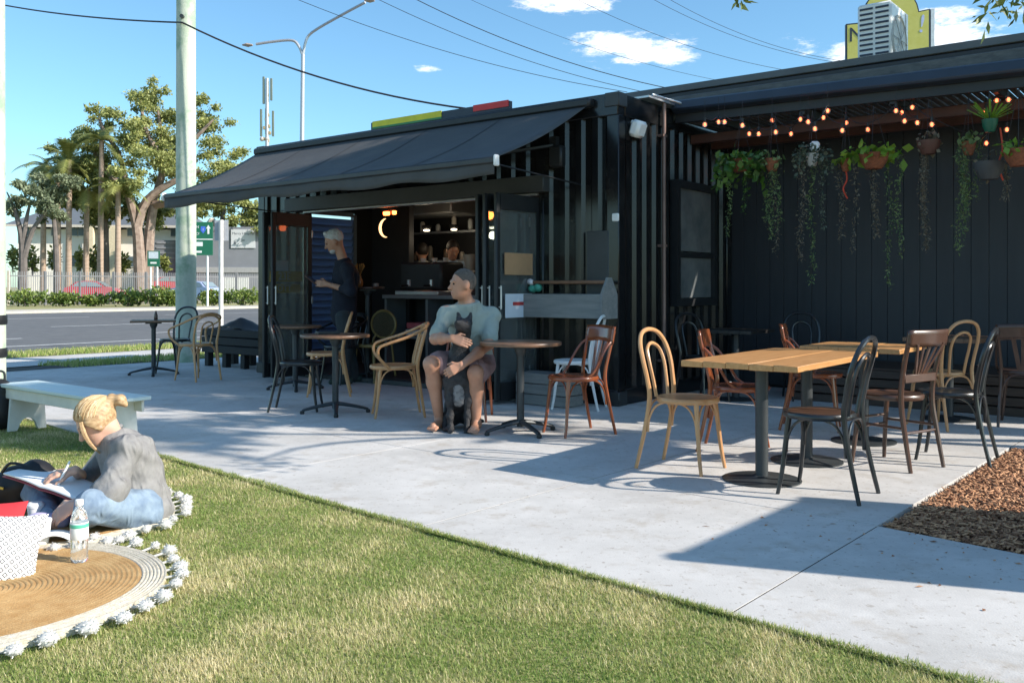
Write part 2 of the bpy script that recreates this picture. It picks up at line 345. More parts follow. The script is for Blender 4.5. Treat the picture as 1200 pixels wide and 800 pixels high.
# concrete patio: slabs with open joints
JD = mat('joint_dirt', (.05, .045, .04), .95, var=.3, scale=20)
base = MB(); base.add([AB(-12.5, lawn_b(-12.5) + .02, -.0018), AB(3.5, lawn_b(3.5) + .02, -.0018), AB(3.5, -.45, -.0018), AB(-.01, -.03, -.0018), AB(-.01, 2.87, -.0018), AB(8, 2.87, -.0018), AB(8, 9.5, -.0018), AB(-12.5, 9.5, -.0018)], [tuple(range(8))])
patio = struct(base.build('patio', JD))
SP = 1.70; GAP = .0035
def slab(a0, a1, b00, b01, b10, b11):
    mb = MB(); bv = .0008; vs = []
    for z, ins in ((-.1, 0), (-bv, 0), (0, bv)):
        for a, b, sa, sb in ((a0, b00, 1, 1), (a1, b01, -1, 1), (a1, b11, -1, -1), (a0, b10, 1, -1)): vs.append(AB(a + sa * ins, b + sb * ins, z))
    fs = [(8, 9, 10, 11)] + [(l * 4 + i, l * 4 + (i + 1) % 4, l * 4 + 4 + (i + 1) % 4, l * 4 + 4 + i) for l in (0, 1) for i in range(4)]
    o = mb.add(vs, fs).build('slab', CONC, patio); return o
rows = [None, 0, SP, 2 * SP, 3 * SP, 4 * SP, 5 * SP]
for i in range(-7, 0):
    a0, a1 = i * SP + GAP, (i + 1) * SP - GAP
    slab(a0, a1, lawn_b(a0), lawn_b(a1), -GAP, -GAP)
    for j in range(0, 5): slab(a0, a1, j * SP + GAP, j * SP + GAP, (j + 1) * SP - GAP, (j + 1) * SP - GAP)
mb0 = lambda a: -.0 - .12 * a
for i in range(0, 2):
    a0, a1 = i * SP + GAP, (i + 1) * SP - GAP
    slab(a0, a1, lawn_b(a0), lawn_b(a1), mb0(a0) - .02, mb0(a1) - .02)
for i in range(0, 4):
    a0, a1 = i * SP + GAP, (i + 1) * SP - GAP
    slab(a0, a1, 2.85, 2.85, 3 * SP - GAP, 3 * SP - GAP)
    for j in range(3, 5): slab(a0, a1, j * SP + GAP, j * SP + GAP, (j + 1) * SP - GAP, (j + 1) * SP - GAP)
# mulch bed
MULB = mat('mulch_soil', (.07, .035, .02), .95, c2=(.16, .08, .045), scale=30, bump=.5, bscale=80)
bed = MB(); bed.grid(lambda u, v: AB(.02 + u * 5.5, mb0(u * 5.5) + v * (2.85 - mb0(u * 5.5)), -.03 + .018 * math.sin(u * 21 + v * 5) * math.sin(v * 17)), 30, 16)
struct(bed.build('garden_bed', MULB))
n = 30000; a_ = rng.random(n) ** 1.25 * 3.2 + .03; b_ = rng.random(n); b_ = -.12 * a_ + b_ * (2.83 + .12 * a_)
C = np.array(A0)[None] + np.outer(a_, AX) + np.outer(b_, BX); C[:, 2] = -.02 + rng.random(n) * .022
d = rng.normal(size=(n, 3)); d[:, 2] *= .25; d /= np.linalg.norm(d, axis=1)[:, None]; u = rng.normal(size=(n, 3)) * .35; u[:, 2] += 1
s_ = np.cross(d, u); s_ /= np.linalg.norm(s_, axis=1)[:, None]; up = np.cross(s_, d)
L = (.008 + .024 * rng.random(n) ** 2)[:, None]; Wd = (.003 + .005 * rng.random(n))[:, None]; T = .0025
V = np.stack([C - d * L - s_ * Wd, C + d * L - s_ * Wd * .6, C + d * L * .9 + s_ * Wd, C - d * L * .8 + s_ * Wd * .8, C - d * L - s_ * Wd + up * T * 2, C + d * L - s_ * Wd * .6 + up * T, C + d * L * .9 + s_ * Wd + up * T * 2, C - d * L * .8 + s_ * Wd * .8 + up * T], 1).reshape(-1, 3)
o8 = np.arange(n)[:, None, None] * 8; Q = (np.array([[4, 5, 6, 7], [0, 1, 5, 4], [1, 2, 6, 5], [2, 3, 7, 6], [3, 0, 4, 7]])[None] + o8).reshape(-1, 4)
rr = np.repeat(rng.random(n), 5)
tag(stuff(np_mesh('wood_chips', V, Q, leafmat('wood_chip', (.16, .062, .028), (.62, .34, .18), 0, .85), rnd=rr)), 'brown wood chip mulch filling the garden bed beside the patio', 'mulch')
# a few loose chips and leaves on the concrete beside the bed
n = 90; a_ = rng.normal(.6, .75, n); b_ = -.12 * a_ - .03 - np.abs(rng.normal(0, .42, n)); keep = (a_ > -.9) & (b_ > -1.45); a_, b_ = a_[keep], b_[keep]; n = len(a_)
C = np.array(A0)[None] + np.outer(a_, AX) + np.outer(b_, BX); C[:, 2] = .003
d = rng.normal(size=(n, 3)); d[:, 2] = .05; d /= np.linalg.norm(d, axis=1)[:, None]; s_ = np.stack([-d[:, 1], d[:, 0], np.zeros(n)], 1)
L = (.005 + .018 * rng.random(n) ** 2)[:, None]; Wd = (.003 + .005 * rng.random(n))[:, None]
V = np.stack([C - d * L, C + s_ * Wd + [0, 0, .004], C + d * L, C - s_ * Wd], 1).reshape(-1, 3)
tag(stuff(np_mesh('loose_bark', V, np.arange(n * 4).reshape(-1, 4), MATS['wood_chip'], rnd=rng.random(n))), 'loose bark scraps scattered on the pale concrete', 'bark')
# lawn
lawnp = [LE0 - LED * 9, LE1 + LED * 3, LE1 + LED * 3 - BX * 8, LE0 - LED * 9 - BX * 8]
sheet('lawn', lawnp, -.012, GRASSB)
NB = 520000
perp = Vector((-LED.y, LED.x, 0)) * -1
t = rng.random(NB * 6) * 11.5 - 3.6; s_ = rng.random(NB * 6) * 4.82 - .02
X = LE0.x + LED.x * t + perp.x * s_; Y = LE0.y + LED.y * t + perp.y * s_
ok = (Y > 2.0) & (Y < 9.5) & (np.abs(X) < Y * .72 + .3); pr = np.where(ok, (2.4 / np.maximum(Y, 2.4)) ** 1.5, 0)
keep = rng.random(len(X)) < pr; X, Y = X[keep][:NB], Y[keep][:NB]; n = len(X)
print('grass blades', n)
lf = np.sin(X * 3.1 + 1.2 * np.sin(Y * 2.7)) * np.sin(Y * 3.7 + np.sin(X * 4.3)) + .7 * np.sin(X * 9 + Y * 7) * np.sin(Y * 11 - X * 5)
h = (.011 + .017 * rng.random(n)) * (1 + .25 * lf); ang = rng.random(n) * 6.283; lean = .3 + 1.1 * rng.random(n)
dx, dy = np.cos(ang) * np.sin(lean) * h, np.sin(ang) * np.sin(lean) * h; dz = np.cos(lean) * h; wd = (.0012 + .0010 * rng.random(n)) * (1 + .16 * np.maximum(Y - 2.5, 0))
wx, wy = -np.sin(ang) * wd, np.cos(ang) * wd
B_ = np.stack([X, Y, np.full(n, -.012)], 1)
V = np.stack([B_ - np.stack([wx, wy, 0 * wx], 1), B_ + np.stack([wx, wy, 0 * wx], 1), B_ + np.stack([dx, dy, dz], 1)], 1).reshape(-1, 3)
dryness = (.47 + .30 * lf + .27 * rng.normal(size=n)).clip(0, 1)
GR = leafmat('grass_blade', (.19, .29, .055), (.82, .72, .44), .4, .6)
e_ = GR.node_tree.nodes['Color Ramp'].color_ramp.elements; x_ = e_.new(.45); x_.color = (.35, .41, .12, 1); x_ = e_.new(.7); x_.color = (.58, .53, .25, 1)
tag(stuff(np_mesh('grass', V, np.arange(n * 3).reshape(-1, 3), GR, rnd=dryness)), 'short sunlit lawn grass with straw coloured patches', 'grass')
# ragged lawn edge: runners creeping a little way over the concrete
n = 26000; t = rng.random(n) * 9.0 - 1.2; reach = .035 * (.5 + .5 * np.sin(t * 5.3 + 2 * np.sin(t * 2.1))) * (.5 + .5 * np.sin(t * 17 + 3 * np.sin(t * 6))) + .006; s_ = .02 - rng.random(n) * (reach + .02)
X = LE0.x + LED.x * t + perp.x * s_; Y = LE0.y + LED.y * t + perp.y * s_; ang = rng.random(n) * 6.283; h = .012 + .02 * rng.random(n); lean = .5 + .9 * rng.random(n); wd = .0016 + .001 * rng.random(n)
B_ = np.stack([X, Y, np.full(n, -.004)], 1); wv_ = np.stack([-np.sin(ang) * wd, np.cos(ang) * wd, 0 * wd], 1); V = np.stack([B_ - wv_, B_ + wv_, B_ + np.stack([np.cos(ang) * np.sin(lean) * h, np.sin(ang) * np.sin(lean) * h, np.cos(lean) * h], 1)], 1).reshape(-1, 3)
tag(stuff(np_mesh('grass', V, np.arange(n * 3).reshape(-1, 3), GR, rnd=(.35 + .25 * rng.normal(size=n)).clip(0, 1))), 'ragged grass runners creeping over the concrete along the lawn edge', 'grass')
# roadside grass strips
def strip(e0, e1, n0, n1, nb, nm):
    sheet(nm, [W(e0, n0), W(e1, n0), W(e1, n1), W(e0, n1)], -.025, GRASSB)
    e = e0 + rng.random(nb) * (e1 - e0); nn = n0 + rng.random(nb) * (n1 - n0); X = N0.x + EX.x * e + NX.x * nn; Y = N0.y + EX.y * e + NX.y * nn
    h = .05 + .05 * rng.random(nb); ang = rng.random(nb) * 6.28; B_ = np.stack([X, Y, np.full(nb, -.03)], 1); wx = np.stack([np.cos(ang), np.sin(ang), 0 * ang], 1) * .012
    tip = B_ + np.stack([np.sin(ang) * .03, np.cos(ang) * .03, h], 1)
    return np.stack([B_ - wx, B_ + wx, tip], 1).reshape(-1, 3)
V = np.concatenate([strip(-12.44, -11.4, -6, 14, 16000, 'verge'), strip(-9.6, -8.5, -1.2, 12, 14000, 'verge')])
tag(stuff(np_mesh('grass', V, np.arange(len(V)).reshape(-1, 3), GR, rnd=rng.random(len(V) // 3) * .75)), 'green grass growing on the narrow verges beside the road', 'grass')

# ================================================================== the container cafe
CW, CL, CHT = 2.57, 5.74, 3.08
cafe = thing('container_cafe', 'black corrugated shipping container cafe with its long side open', 'building', N0, ANG)
def corr(u0, u1, z0, z1, pitch=.2, depth=.034):
    pr = []; u = u0
    while u < u1 - 1e-6:
        for du, dd in ((0, 0), (.07, 0), (.10, depth), (.17, depth)):
            if u + du < u1: pr.append((u + du, dd))
        u += pitch
    pr.append((u1, 0)); return pr
def cpanel(name, u0, u1, z0, z1, along='e', off=0.0, parent=cafe, flip=1):
    pr = corr(u0, u1, z0, z1); vs = []
    for z in (z0, z1):
        for u, d_ in pr: vs.append((u, off + d_ * flip, z) if along == 'e' else (off - d_ * flip, u, z))
    k = len(pr); mb = MB().add(vs, [(i, i + 1, k + i + 1, k + i) for i in range(k - 1)])
    return mb.build(name, BLACKP, parent, ang=20)
OL, OR_, OZ = -4.75, -.97, 2.16
cpanel('wall_panel', -CL + .12, OL - .06, .16, 2.86)
cpanel('wall_panel', OL - .06, OR_ + .06, 2.30, 2.86)
cpanel('wall_panel', OR_ + .06, -.14, .16, 2.86)
cpanel('wall_panel', .14, CW - .1, .16, 2.86, along='n')
def cb(name, c, d_, m=BLACKP, parent=cafe, bev=.008, rot=None): return MB().box(c, d_, rot, bev).build(name, m, parent)
cb('top_rail', (-CL / 2, .05, 2.965), (CL, .13, .22)); cb('top_rail', (-CL / 2, CW - .05, 2.965), (CL, .13, .22))
cb('top_rail', (-.06, CW / 2, 2.965), (.125, CW - .24, .216)); cb('top_rail', (-CL + .06, CW / 2, 2.965), (.125, CW - .24, .216))
cb('bottom_rail', (-CL + .5, .05, .08), (.98, .125, .156)); cb('bottom_rail', (OR_ / 2, .05, .08), (-OR_ - .02, .125, .156))
cb('bottom_rail', (-.06, CW / 2, .08), (.12, CW - .24, .156))
for e in (-.065, -CL + .065):
    for n in (.06, CW - .06): cb('corner_post', (e, n, 1.5), (.14, .135, 2.72))
    for z in (.07, 3.01): cb('corner_casting', (e, .055, z), (.17, .165, .14), DARKT)
cb('roof', (-CL / 2, CW / 2, 3.045), (CL - .26, CW - .26, .03)); cb('back_wall', (-CL / 2, CW - .03, 1.43), (CL - .28, .06, 2.84), DARK)
cb('floor', (-CL / 2, CW / 2 + .02, .035), (CL - .3, CW - .2, .05), mat('cafe_floor', (.05, .047, .045), .5, var=.2, scale=6))
cb('ceiling_lining', (-CL / 2, CW / 2, 2.62), (CL - .3, CW - .3, .03), DARK)
cb('partition', (-4.42, 1.25, 1.33), (.74, .1, 2.54), DARK)
cb('header_beam', ((-5.03 - .83) / 2, -.06, 2.235), (4.2, .12, .17), mat('header_steel', (.055, .057, .055), .5, var=.15, scale=4), bev=.006)
cb('door_track', ((OL + OR_) / 2, -.02, 2.135), (OR_ - OL, .05, .03), GALV)
cb('jamb', (OL - .03, .05, 1.08), (.06, .12, 2.13)); cb('jamb', (OR_ + .03, .05, 1.08), (.06, .12, 2.13))
cb('flat_cover', (-.24, -.006, .95), (.26, .012, 1.55), mat('cover_sheet', (.03, .034, .038), .45, var=.25, scale=3))
cb('floor_sill', ((OL + OR_) / 2, .03, .03), (OR_ - OL - .02, .1, .06), STEELDK)
# left end wall with its louvred shutter
cb('end_wall', (-CL + .03, .42, 1.43), (.05, .6, 2.84), DARK); cb('end_wall', (-CL + .03, 2.1, 1.43), (.05, .76, 2.84), DARK); cb('end_wall', (-CL + .03, 1.22, 2.56), (.05, 1.0, .58), DARK)
FRB = mat('shutter_frame', (.16, .20, .25), .5, var=.1)
sf = MB()
for n in (.74, 1.70): sf.box((-CL + .03, n, 1.15), (.07, .06, 2.2))
sf.box((-CL + .03, 1.22, 2.25), (.072, .9, .06)); sf.box((-CL + .03, 1.22, .1), (.072, .9, .1)); shf = sf.build('shutter_frame', FRB, cafe)
LOUV = leafmat('louvre_blue', (.24, .33, .47), (.24, .33, .47), .45, .4)
for z in np.arange(.22, 2.2, .1): MB().box((-CL + .03, 1.22, z), (.125, .9, .006), (0, R(-62), 0)).build('louvre', LOUV, shf)
# folding glass doors
def leaf(name, e, n0, n1, gl=True):
    dr = cb(name, (e, n0 + .03, 1.07), (.045, .06, 2.06), BLACKM)
    x = MB(); x.box((e, n1 - .03, 1.07), (.045, .06, 2.06)); x.box((e, (n0 + n1) / 2, 2.02), (.044, n1 - n0 - .12, .16)); x.box((e, (n0 + n1) / 2, .13), (.044, n1 - n0 - .12, .18)); x.build('frame', BLACKM, dr)
    MB().box((e, (n0 + n1) / 2, 1.08), (.008, n1 - n0 - .12, 1.72)).build('glass', GLASSD, dr)
    h_ = MB(); h_.tube([(e + .05, n0 + .03, .95), (e + .05, n0 + .03, 1.18)], .009); h_.box((e + .035, n0 + .03, .97), (.035, .012, .012)); h_.box((e + .035, n0 + .03, 1.16), (.035, .012, .012)); h_.build('handle', GALV, dr)
    for z in (.3, 1.0, 1.85): MB().box((e - .004, n1 + .0, z), (.07, .022, .1), bev=.004).build('hinge', GALV, dr)
    return dr
dl = leaf('folding_door', OL + .0, -.66, .02); leaf('folding_door', OL + .11, -.62, .0)
dr_ = leaf('folding_door', OR_ - .02, -.70, .02); leaf('folding_door', OR_ - .15, -.72, .0); leaf('folding_door', OR_ - .27, -.69, .0)
# lettering and notice on the left door (reads towards the street side)
def text(body, size, m, parent, loc, rot, name='lettering', ext=.001):
    c = bpy.data.curves.new(name, 'FONT'); c.body = body; c.size = size; c.align_x = 'CENTER'; c.align_y = 'CENTER'; c.extrude = ext; c.resolution_u = 2
    t_ = bpy.data.objects.new(name, c); col.objects.link(t_)
    dg = bpy.context.evaluated_depsgraph_get(); me = bpy.data.meshes.new_from_object(t_.evaluated_get(dg)); bpy.data.objects.remove(t_)
    me.materials.clear(); me.materials.append(m); o = link(name, me, parent); o.location = loc; o.rotation_euler = rot; return o
GOLD = mat('gold_print', (.55, .40, .04), .5, var=.2); PAPER = mat('paper', (.62, .68, .74), .7, var=.05); PALE = mat('pale_print', (.5, .53, .5), .6, var=.1)
yb = MB(); yb.box((OL + .030, -.33, 1.30), (.004, .50, .13)); yb.box((OL + .030, -.33, 1.15), (.004, .44, .11))
yb.build('gold_panel', GOLD, dl)
text('23E', .135, PALE, dl, (OL + .034, -.36, 1.30), (R(90), 0, R(90))); text('OTT', .11, PALE, dl, (OL + .034, -.36, 1.15), (R(90), 0, R(90)))
MB().box((OL + .031, -.40, 1.435), (.004, .2, .13)).build('notice', PAPER, dl)
MB().box((OR_ + .012, -.36, 1.40), (.004, .46, .22)).build('notice', mat('kraft_paper', (.42, .25, .13), .8, var=.1), dr_)
nt2 = MB().box((OR_ + .012, -.36, .98), (.004, .44, .24)).build('notice', PAPER, dr_)
MB().box((OR_ + .016, -.36, 1.0), (.003, .2, .035)).build('red_mark', mat('red_print', (.4, .04, .04), .6), dr_)
# end wall window, downpipe and flood light
wf = MB(); wf.box((.02, 1.13, 1.64), (.09, .07, 1.36)); wf.box((.02, 2.02, 1.64), (.09, .07, 1.36)); wf.box((.02, 1.575, 2.28), (.088, .82, .08)); wf.box((.02, 1.575, 1.0), (.088, .82, .08)); wf.box((.02, 1.575, 1.52), (.07, .82, .05))
wn = wf.build('window', BLACKM, cafe)
for z, hh in ((1.9, .68), (1.27, .44)): MB().box((.012, 1.575, z), (.008, .82, hh)).build('pane', mat('window_glass', (.10, .115, .12), .08, var=.5, scale=3, spec=.9, c2=(.2, .21, .21)), wn)
pp = MB(); pp.tube([(.05, .82, .05), (.05, .82, 3.13)], .022, 10)
for z in (.4, 1.6, 2.75): pp.box((.03, .82, z), (.07, .09, .025))
pp.build('downpipe', mat('copper_brown_pipe', (.20, .13, .11), .4, metal=.3, var=.15), cafe)
pp = MB(); pp.tube([(-.02, .70, 3.17), (.05, .82, 3.14), (.22, 1.18, 3.08)], .014, 8); pp.build('roof_pipe', GALV, cafe)
fl = MB(); fl.box((.07, .25, 2.74), (.12, .17, .17), (0, R(20), 0), bev=.03); fl.tube([(.0, .25, 2.82), (.06, .25, 2.78)], .02)
fl.build('flood_light', WHITEP, cafe); MB().box((-.03, -.01, 1.85), (.08, .02, .08), bev=.01).build('socket', WHITEP, cafe)
MB().box((-.70, -.05, 2.50), (.16, .1, .22), bev=.02).build('wall_speaker', BLACKM, cafe)
MB().box((-.06, CW / 2, 3.1), (.28, CW - .9, .02)).build('flashing', GALV, cafe)
# coloured sign boards lying along the roof edge
rs = thing('roof_sign', 'long low roof sign with yellow, black and red sections on the container edge', 'sign', W(-2.4, .07, 3.075), ANG)
MB().box((-.08, 0, .05), (2.16, .05, .10)).build('board', mat('sign_navy', (.02, .03, .05), .5), rs)
for x, wd_, m_ in ((-.56, 1.14, mat('sign_yellow', (.70, .62, .02), .5)), (.74, .5, mat('sign_red', (.65, .03, .03), .5))): MB().box((x, -.028, .075), (wd_, .008, .07)).build('colour_panel', m_, rs)
MB().box((-.56, -.027, .03), (1.14, .008, .024)).build('colour_panel', mat('sign_green', (.05, .25, .08), .5), rs)

# ================================================================== awning
aw = thing('awning', 'dark grey folding arm awning reaching out over the cafe front', 'awning', N0, ANG)
def awf(u, v):
    e = -5.70 + u * 5.38 - .0 * v; e += (u - .5) * -.12 * v; z = 2.99 - .70 * v - .05 * math.sin(math.pi * v) - .015 * math.sin(u * 30) * v; return (e, -.04 - 1.42 * v, z)
mb = MB().grid(awf, 36, 12); cv = mb.build('canopy', AWN, aw)
sm = cv.modifiers.new('Solid', 'SOLIDIFY'); sm.thickness = .004
def val(u, v):
    p = awf(u, 1); return (p[0], p[1] - .004 - .012 * math.sin(u * 50) * v, p[2] - .02 - .125 * v)
mb = MB().grid(val, 60, 3); vl = mb.build('valance', AWN, aw); vl.modifiers.new('Solid', 'SOLIDIFY').thickness = .003
MB().box((-3.0, -1.455, 2.285), (5.28, .05, .06), bev=.012).build('front_bar', DARKT, aw)
for e in (-5.66, -.36): MB().box((e, -1.455, 2.28), (.03, .065, .10), bev=.01).build('end_cap', WHITEP, aw)
MB().box((-3.0, -.05, 3.0), (5.44, .12, .09), bev=.02).build('cassette', BLACKM, aw)
for e, s2 in ((-5.2, 1), (-.75, -1)):
    x = MB(); x.bar((e, -.05, 2.62), (e + s2 * .62, -.72, 2.46), .04, .03, bev=.006); x.bar((e + s2 * .62, -.72, 2.46), (e + s2 * .15, -1.43, 2.285), .035, .03, bev=.006); x.box((e, -.03, 2.64), (.08, .07, .14)); x.build('folding_arm', BLACKM, aw)
for e in (-5.55, -.45): MB().tube([(e, -.0, 2.20), (e, -1.42, 2.27)], .008).build('stay_rod', BLACKM, aw)

for u in (.2, .4, .6, .8):
    sm_ = MB().grid(lambda a, b: tuple(Vector(awf(u + (a - .5) * .004, b)) + Vector((0, 0, .004))), 1, 12).build('seam', mat('awning_seam', (.04, .04, .042), .8, var=0), aw)
# ================================================================== pergola, board wall and platform seat
pg = thing('pergola', 'black steel pergola roof with deep fascia and open batten ceiling', 'pergola', N0, ANG)
PL = 7.2
def pb(name, c, d_, m=BLACKM, rot=None, bev=.006): return MB().box(c, d_, rot, bev).build(name, m, pg)
tl = math.atan2(-.075, 3.3)
FASC = mat('fascia_steel', (.022, .023, .026), .5, var=.15, scale=3); GUT = mat('gutter_blue_black', (.028, .04, .062), .4, var=.12, scale=3); ROOFS = mat('weathered_roof_steel', (.06, .063, .066), .6, c2=(.13, .13, .127), scale=7, stretch=(1, 3, 3))
pb('fascia', (PL / 2 + .02, 1.14, 2.98 - .045), (PL, .04, .15), FASC, (0, R(1.0), 0)); pb('gutter', (PL / 2 + .02, 1.07, 3.065 - .045), (PL, .13, .12), GUT, (R(-14), R(1.0), 0), bev=.02)
pb('roof_edge', (PL / 2 - .7, 1.32, 3.19), (PL + 1.4, .05, .12), ROOFS); pb('roof_step', (PL / 2 - .7, 1.52, 3.27), (PL + 1.4, .04, .13), FASC); pb('parapet_cap', (PL / 2 - .7, 1.62, 3.40), (PL + 1.4, .14, .075), mat('cap_flashing', (.10, .105, .112), .5, var=.2, scale=3))
rf = MB()
rf.add([(-.9, 1.64, 3.36), (PL, 1.64, 3.36), (PL, 2.7, 3.2), (-.9, 2.7, 3.2)], [(0, 1, 2, 3)])
mx_ = rf.build('solid_roof', ROOFS, pg); mx_.modifiers.new('Solid', 'SOLIDIFY').thickness = .02
BEAMR = mat('red_brown_beam', (.09, .035, .025), .6, var=.25, scale=6)
for n in (1.55, 2.05): pb('cross_beam', (PL / 2, n, 2.80), (PL, .07, .10), BEAMR)
for e in np.arange(.55, PL, .85): pb('rafter', (e, 1.83, 2.90), (.06, 1.38, .09), BLACKM)
for i, e in enumerate(np.arange(.08, PL, .075)): pb('batten', (e, 1.83, 2.965), (.05, 1.4, .022), mat('roof_batten', (.10, .09, .08), .7, var=.3, scale=9), bev=0)
for e in (PL - .1,): pb('post', (e, 1.2, 1.4), (.1, .1, 2.8))
bw = thing('board_wall', 'charcoal vertical board wall behind the pergola tables', 'wall', N0, ANG)
BRD = mat('charcoal_boards', (.020, .023, .029), .5, c2=(.028, .031, .038), scale=3, stretch=(4, 4, .4), bump=.05, bscale=50)
MB().box((PL / 2, 2.63, 1.45), (PL, .04, 2.9)).build('backing', DARK, bw)
for i, e in enumerate(np.arange(-.1, PL, .165)): MB().box((e, 2.595 + .002 * math.sin(i * 9.1), 1.47), (.1635, .03, 2.88), bev=.003).build('board', BRD, bw)
st = thing('platform_seat', 'low dark timber platform seat with horizontal slats along the board wall', 'bench', N0, ANG)
DECK = mat('dark_deck_timber', (.045, .028, .02), .6, c2=(.085, .055, .04), scale=8, stretch=(.5, 6, 6))
for i, z in enumerate((.04, .13, .22, .31)): MB().box((3.85, 1.60, z), (5.5, .03, .08), bev=.006).build('front_slat', DECK, st)
for i in range(8): MB().box((3.85, 1.64 + i * .118, .362), (5.52, .11, .026), bev=.006).build('seat_slat', DECK, st)
for e in (1.1, 2.5, 4, 5.5, 6.5): MB().box((e, 2.08, .17), (.08, .85, .34)).build('bearer', DARK, st)
# ================================================================== chairs (local frame: faces +y, origin on the floor under the seat)
def mir(pts): return pts + [(-x, y, z) for x, y, z in pts[::-1][1:]]
def arches(root, m, legs, zl=.24, zt=.435, r=.0075):
    for (a, b) in ((0, 1), (1, 2), (2, 3), (3, 0)):
        A, B = legs[a], legs[b]; pts = []
        for t_, z in ((0.02, zl), (.05, zl + .09), (.17, zt - .03), (.36, zt), (.64, zt), (.83, zt - .03), (.95, zl + .09), (.98, zl)):
            pts.append((A[0] * (1 - t_) + B[0] * t_, A[1] * (1 - t_) + B[1] * t_, z))
        MB().tube(pts, r, 6, smooth=3).build('brace', m, root)
def seat_round(root, m, m2, r=.2, z=.465):
    s_ = MB().lathe([(.001, z - .006), (r * .55, z - .007), (r * .84, z - .002), (r * .86, z - .03), (.001, z - .03)], seg=28).build('seat', m2, root)
    MB().lathe([(r * .85, z - .034), (r * .97, z - .034), (r, z - .024), (r, z - .008), (r * .965, z + .001), (r * .88, z + .001), (r * .85, z - .004), (r * .85, z - .034)], seg=32).build('seat_rim', m, root)
def front_legs(root, m, r=.2):
    for s_ in (-1, 1): MB().tube([(s_ * .135, .125, .44), (s_ * .145, .14, .3), (s_ * .16, .158, .12), (s_ * .172, .178, 0)], [.017, .015, .013, .011], 8, smooth=3).build('leg', m, root)
LEGS = [(-.148, .142), (.148, .142), (.166, -.205), (-.166, -.205)]
def bentwood(name, m, m2):
    t = thing(name, '', 'chair'); seat_round(t, m, m2); front_legs(t, m)
    h = mir([(-.185, -.275, 0), (-.172, -.225, .22), (-.163, -.188, .45), (-.172, -.20, .58), (-.182, -.225, .70), (-.165, -.255, .80), (-.105, -.278, .868), (0, -.285, .89)])
    MB().tube(h, [.012, .014, .016] + [.0145] * 9 + [.016, .014, .012], 8, smooth=4).build('back_hoop', m, t)
    h = mir([(-.078, -.185, .46), (-.088, -.20, .56), (-.098, -.225, .68), (-.078, -.252, .765), (0, -.266, .80)])
    MB().tube(h, .0115, 8, smooth=4).build('inner_hoop', m, t); arches(t, m, LEGS); return t
def armchair(name, m, m2):
    t = thing(name, '', 'chair'); seat_round(t, m, m2, .215); front_legs(t, m)
    h = mir([(-.185, -.265, 0), (-.175, -.23, .22), (-.168, -.20, .45), (-.178, -.225, .6), (-.165, -.262, .74), (-.095, -.285, .80), (0, -.292, .815)])
    MB().tube(h, [.012, .014, .016] + [.0145] * 7 + [.016, .014, .012], 8, smooth=4).build('back_hoop', m, t)
    h = mir([(-.07, -.195, .46), (-.08, -.225, .6), (-.07, -.255, .70), (0, -.27, .735)]); MB().tube(h, .0105, 8, smooth=4).build('inner_hoop', m, t)
    a = mir([(-.205, .055, .45), (-.235, .10, .49), (-.265, .155, .56), (-.275, .15, .635), (-.27, .06, .675), (-.255, -.10, .725), (-.20, -.235, .785), (-.10, -.30, .825), (0, -.312, .84)])
    MB().tube(a, .0135, 8, smooth=4).build('arm_rail', m, t); arches(t, m, LEGS); return t
def cafe_chair(name, m, m2):
    t = thing(name, '', 'chair'); seat_round(t, m, m2, .205); front_legs(t, m)
    for s_ in (-1, 1):
        MB().tube([(s_ * .185, -.28, 0), (s_ * .175, -.23, .22), (s_ * .165, -.19, .45), (s_ * .175, -.215, .62), (s_ * .19, -.265, .82)], [.012, .014, .016, .014, .012], 8, smooth=4).build('back_post', m, t)
        MB().tube([(s_ * .185, -.245, .74), (s_ * .195, -.19, .70), (s_ * .205, -.12, .60), (s_ * .205, -.06, .50), (s_ * .19, .0, .455)], .0105, 8, smooth=4).build('hip_loop', m, t)
    def rail(u, v):
        x = -.205 + .41 * u; return (x, -.262 - .045 * math.cos((u - .5) * 2.6) + .03 - .025 * v, .735 + .125 * v - .02 * (2 * u - 1) ** 2 * (1 if v < .5 else .4))
    o = MB().grid(rail, 12, 4).build('top_rail', m, t); o.modifiers.new('Solid', 'SOLIDIFY').thickness = .016
    for x0, x1 in ((-.028, -.075), (0, 0), (.028, .075)):
        o = MB().bar((x0, -.19, .46), (x1, -.272, .75), .034, .009, up=(0, 1, 0)).build('splat', m, t)
    arches(t, m, LEGS); return t
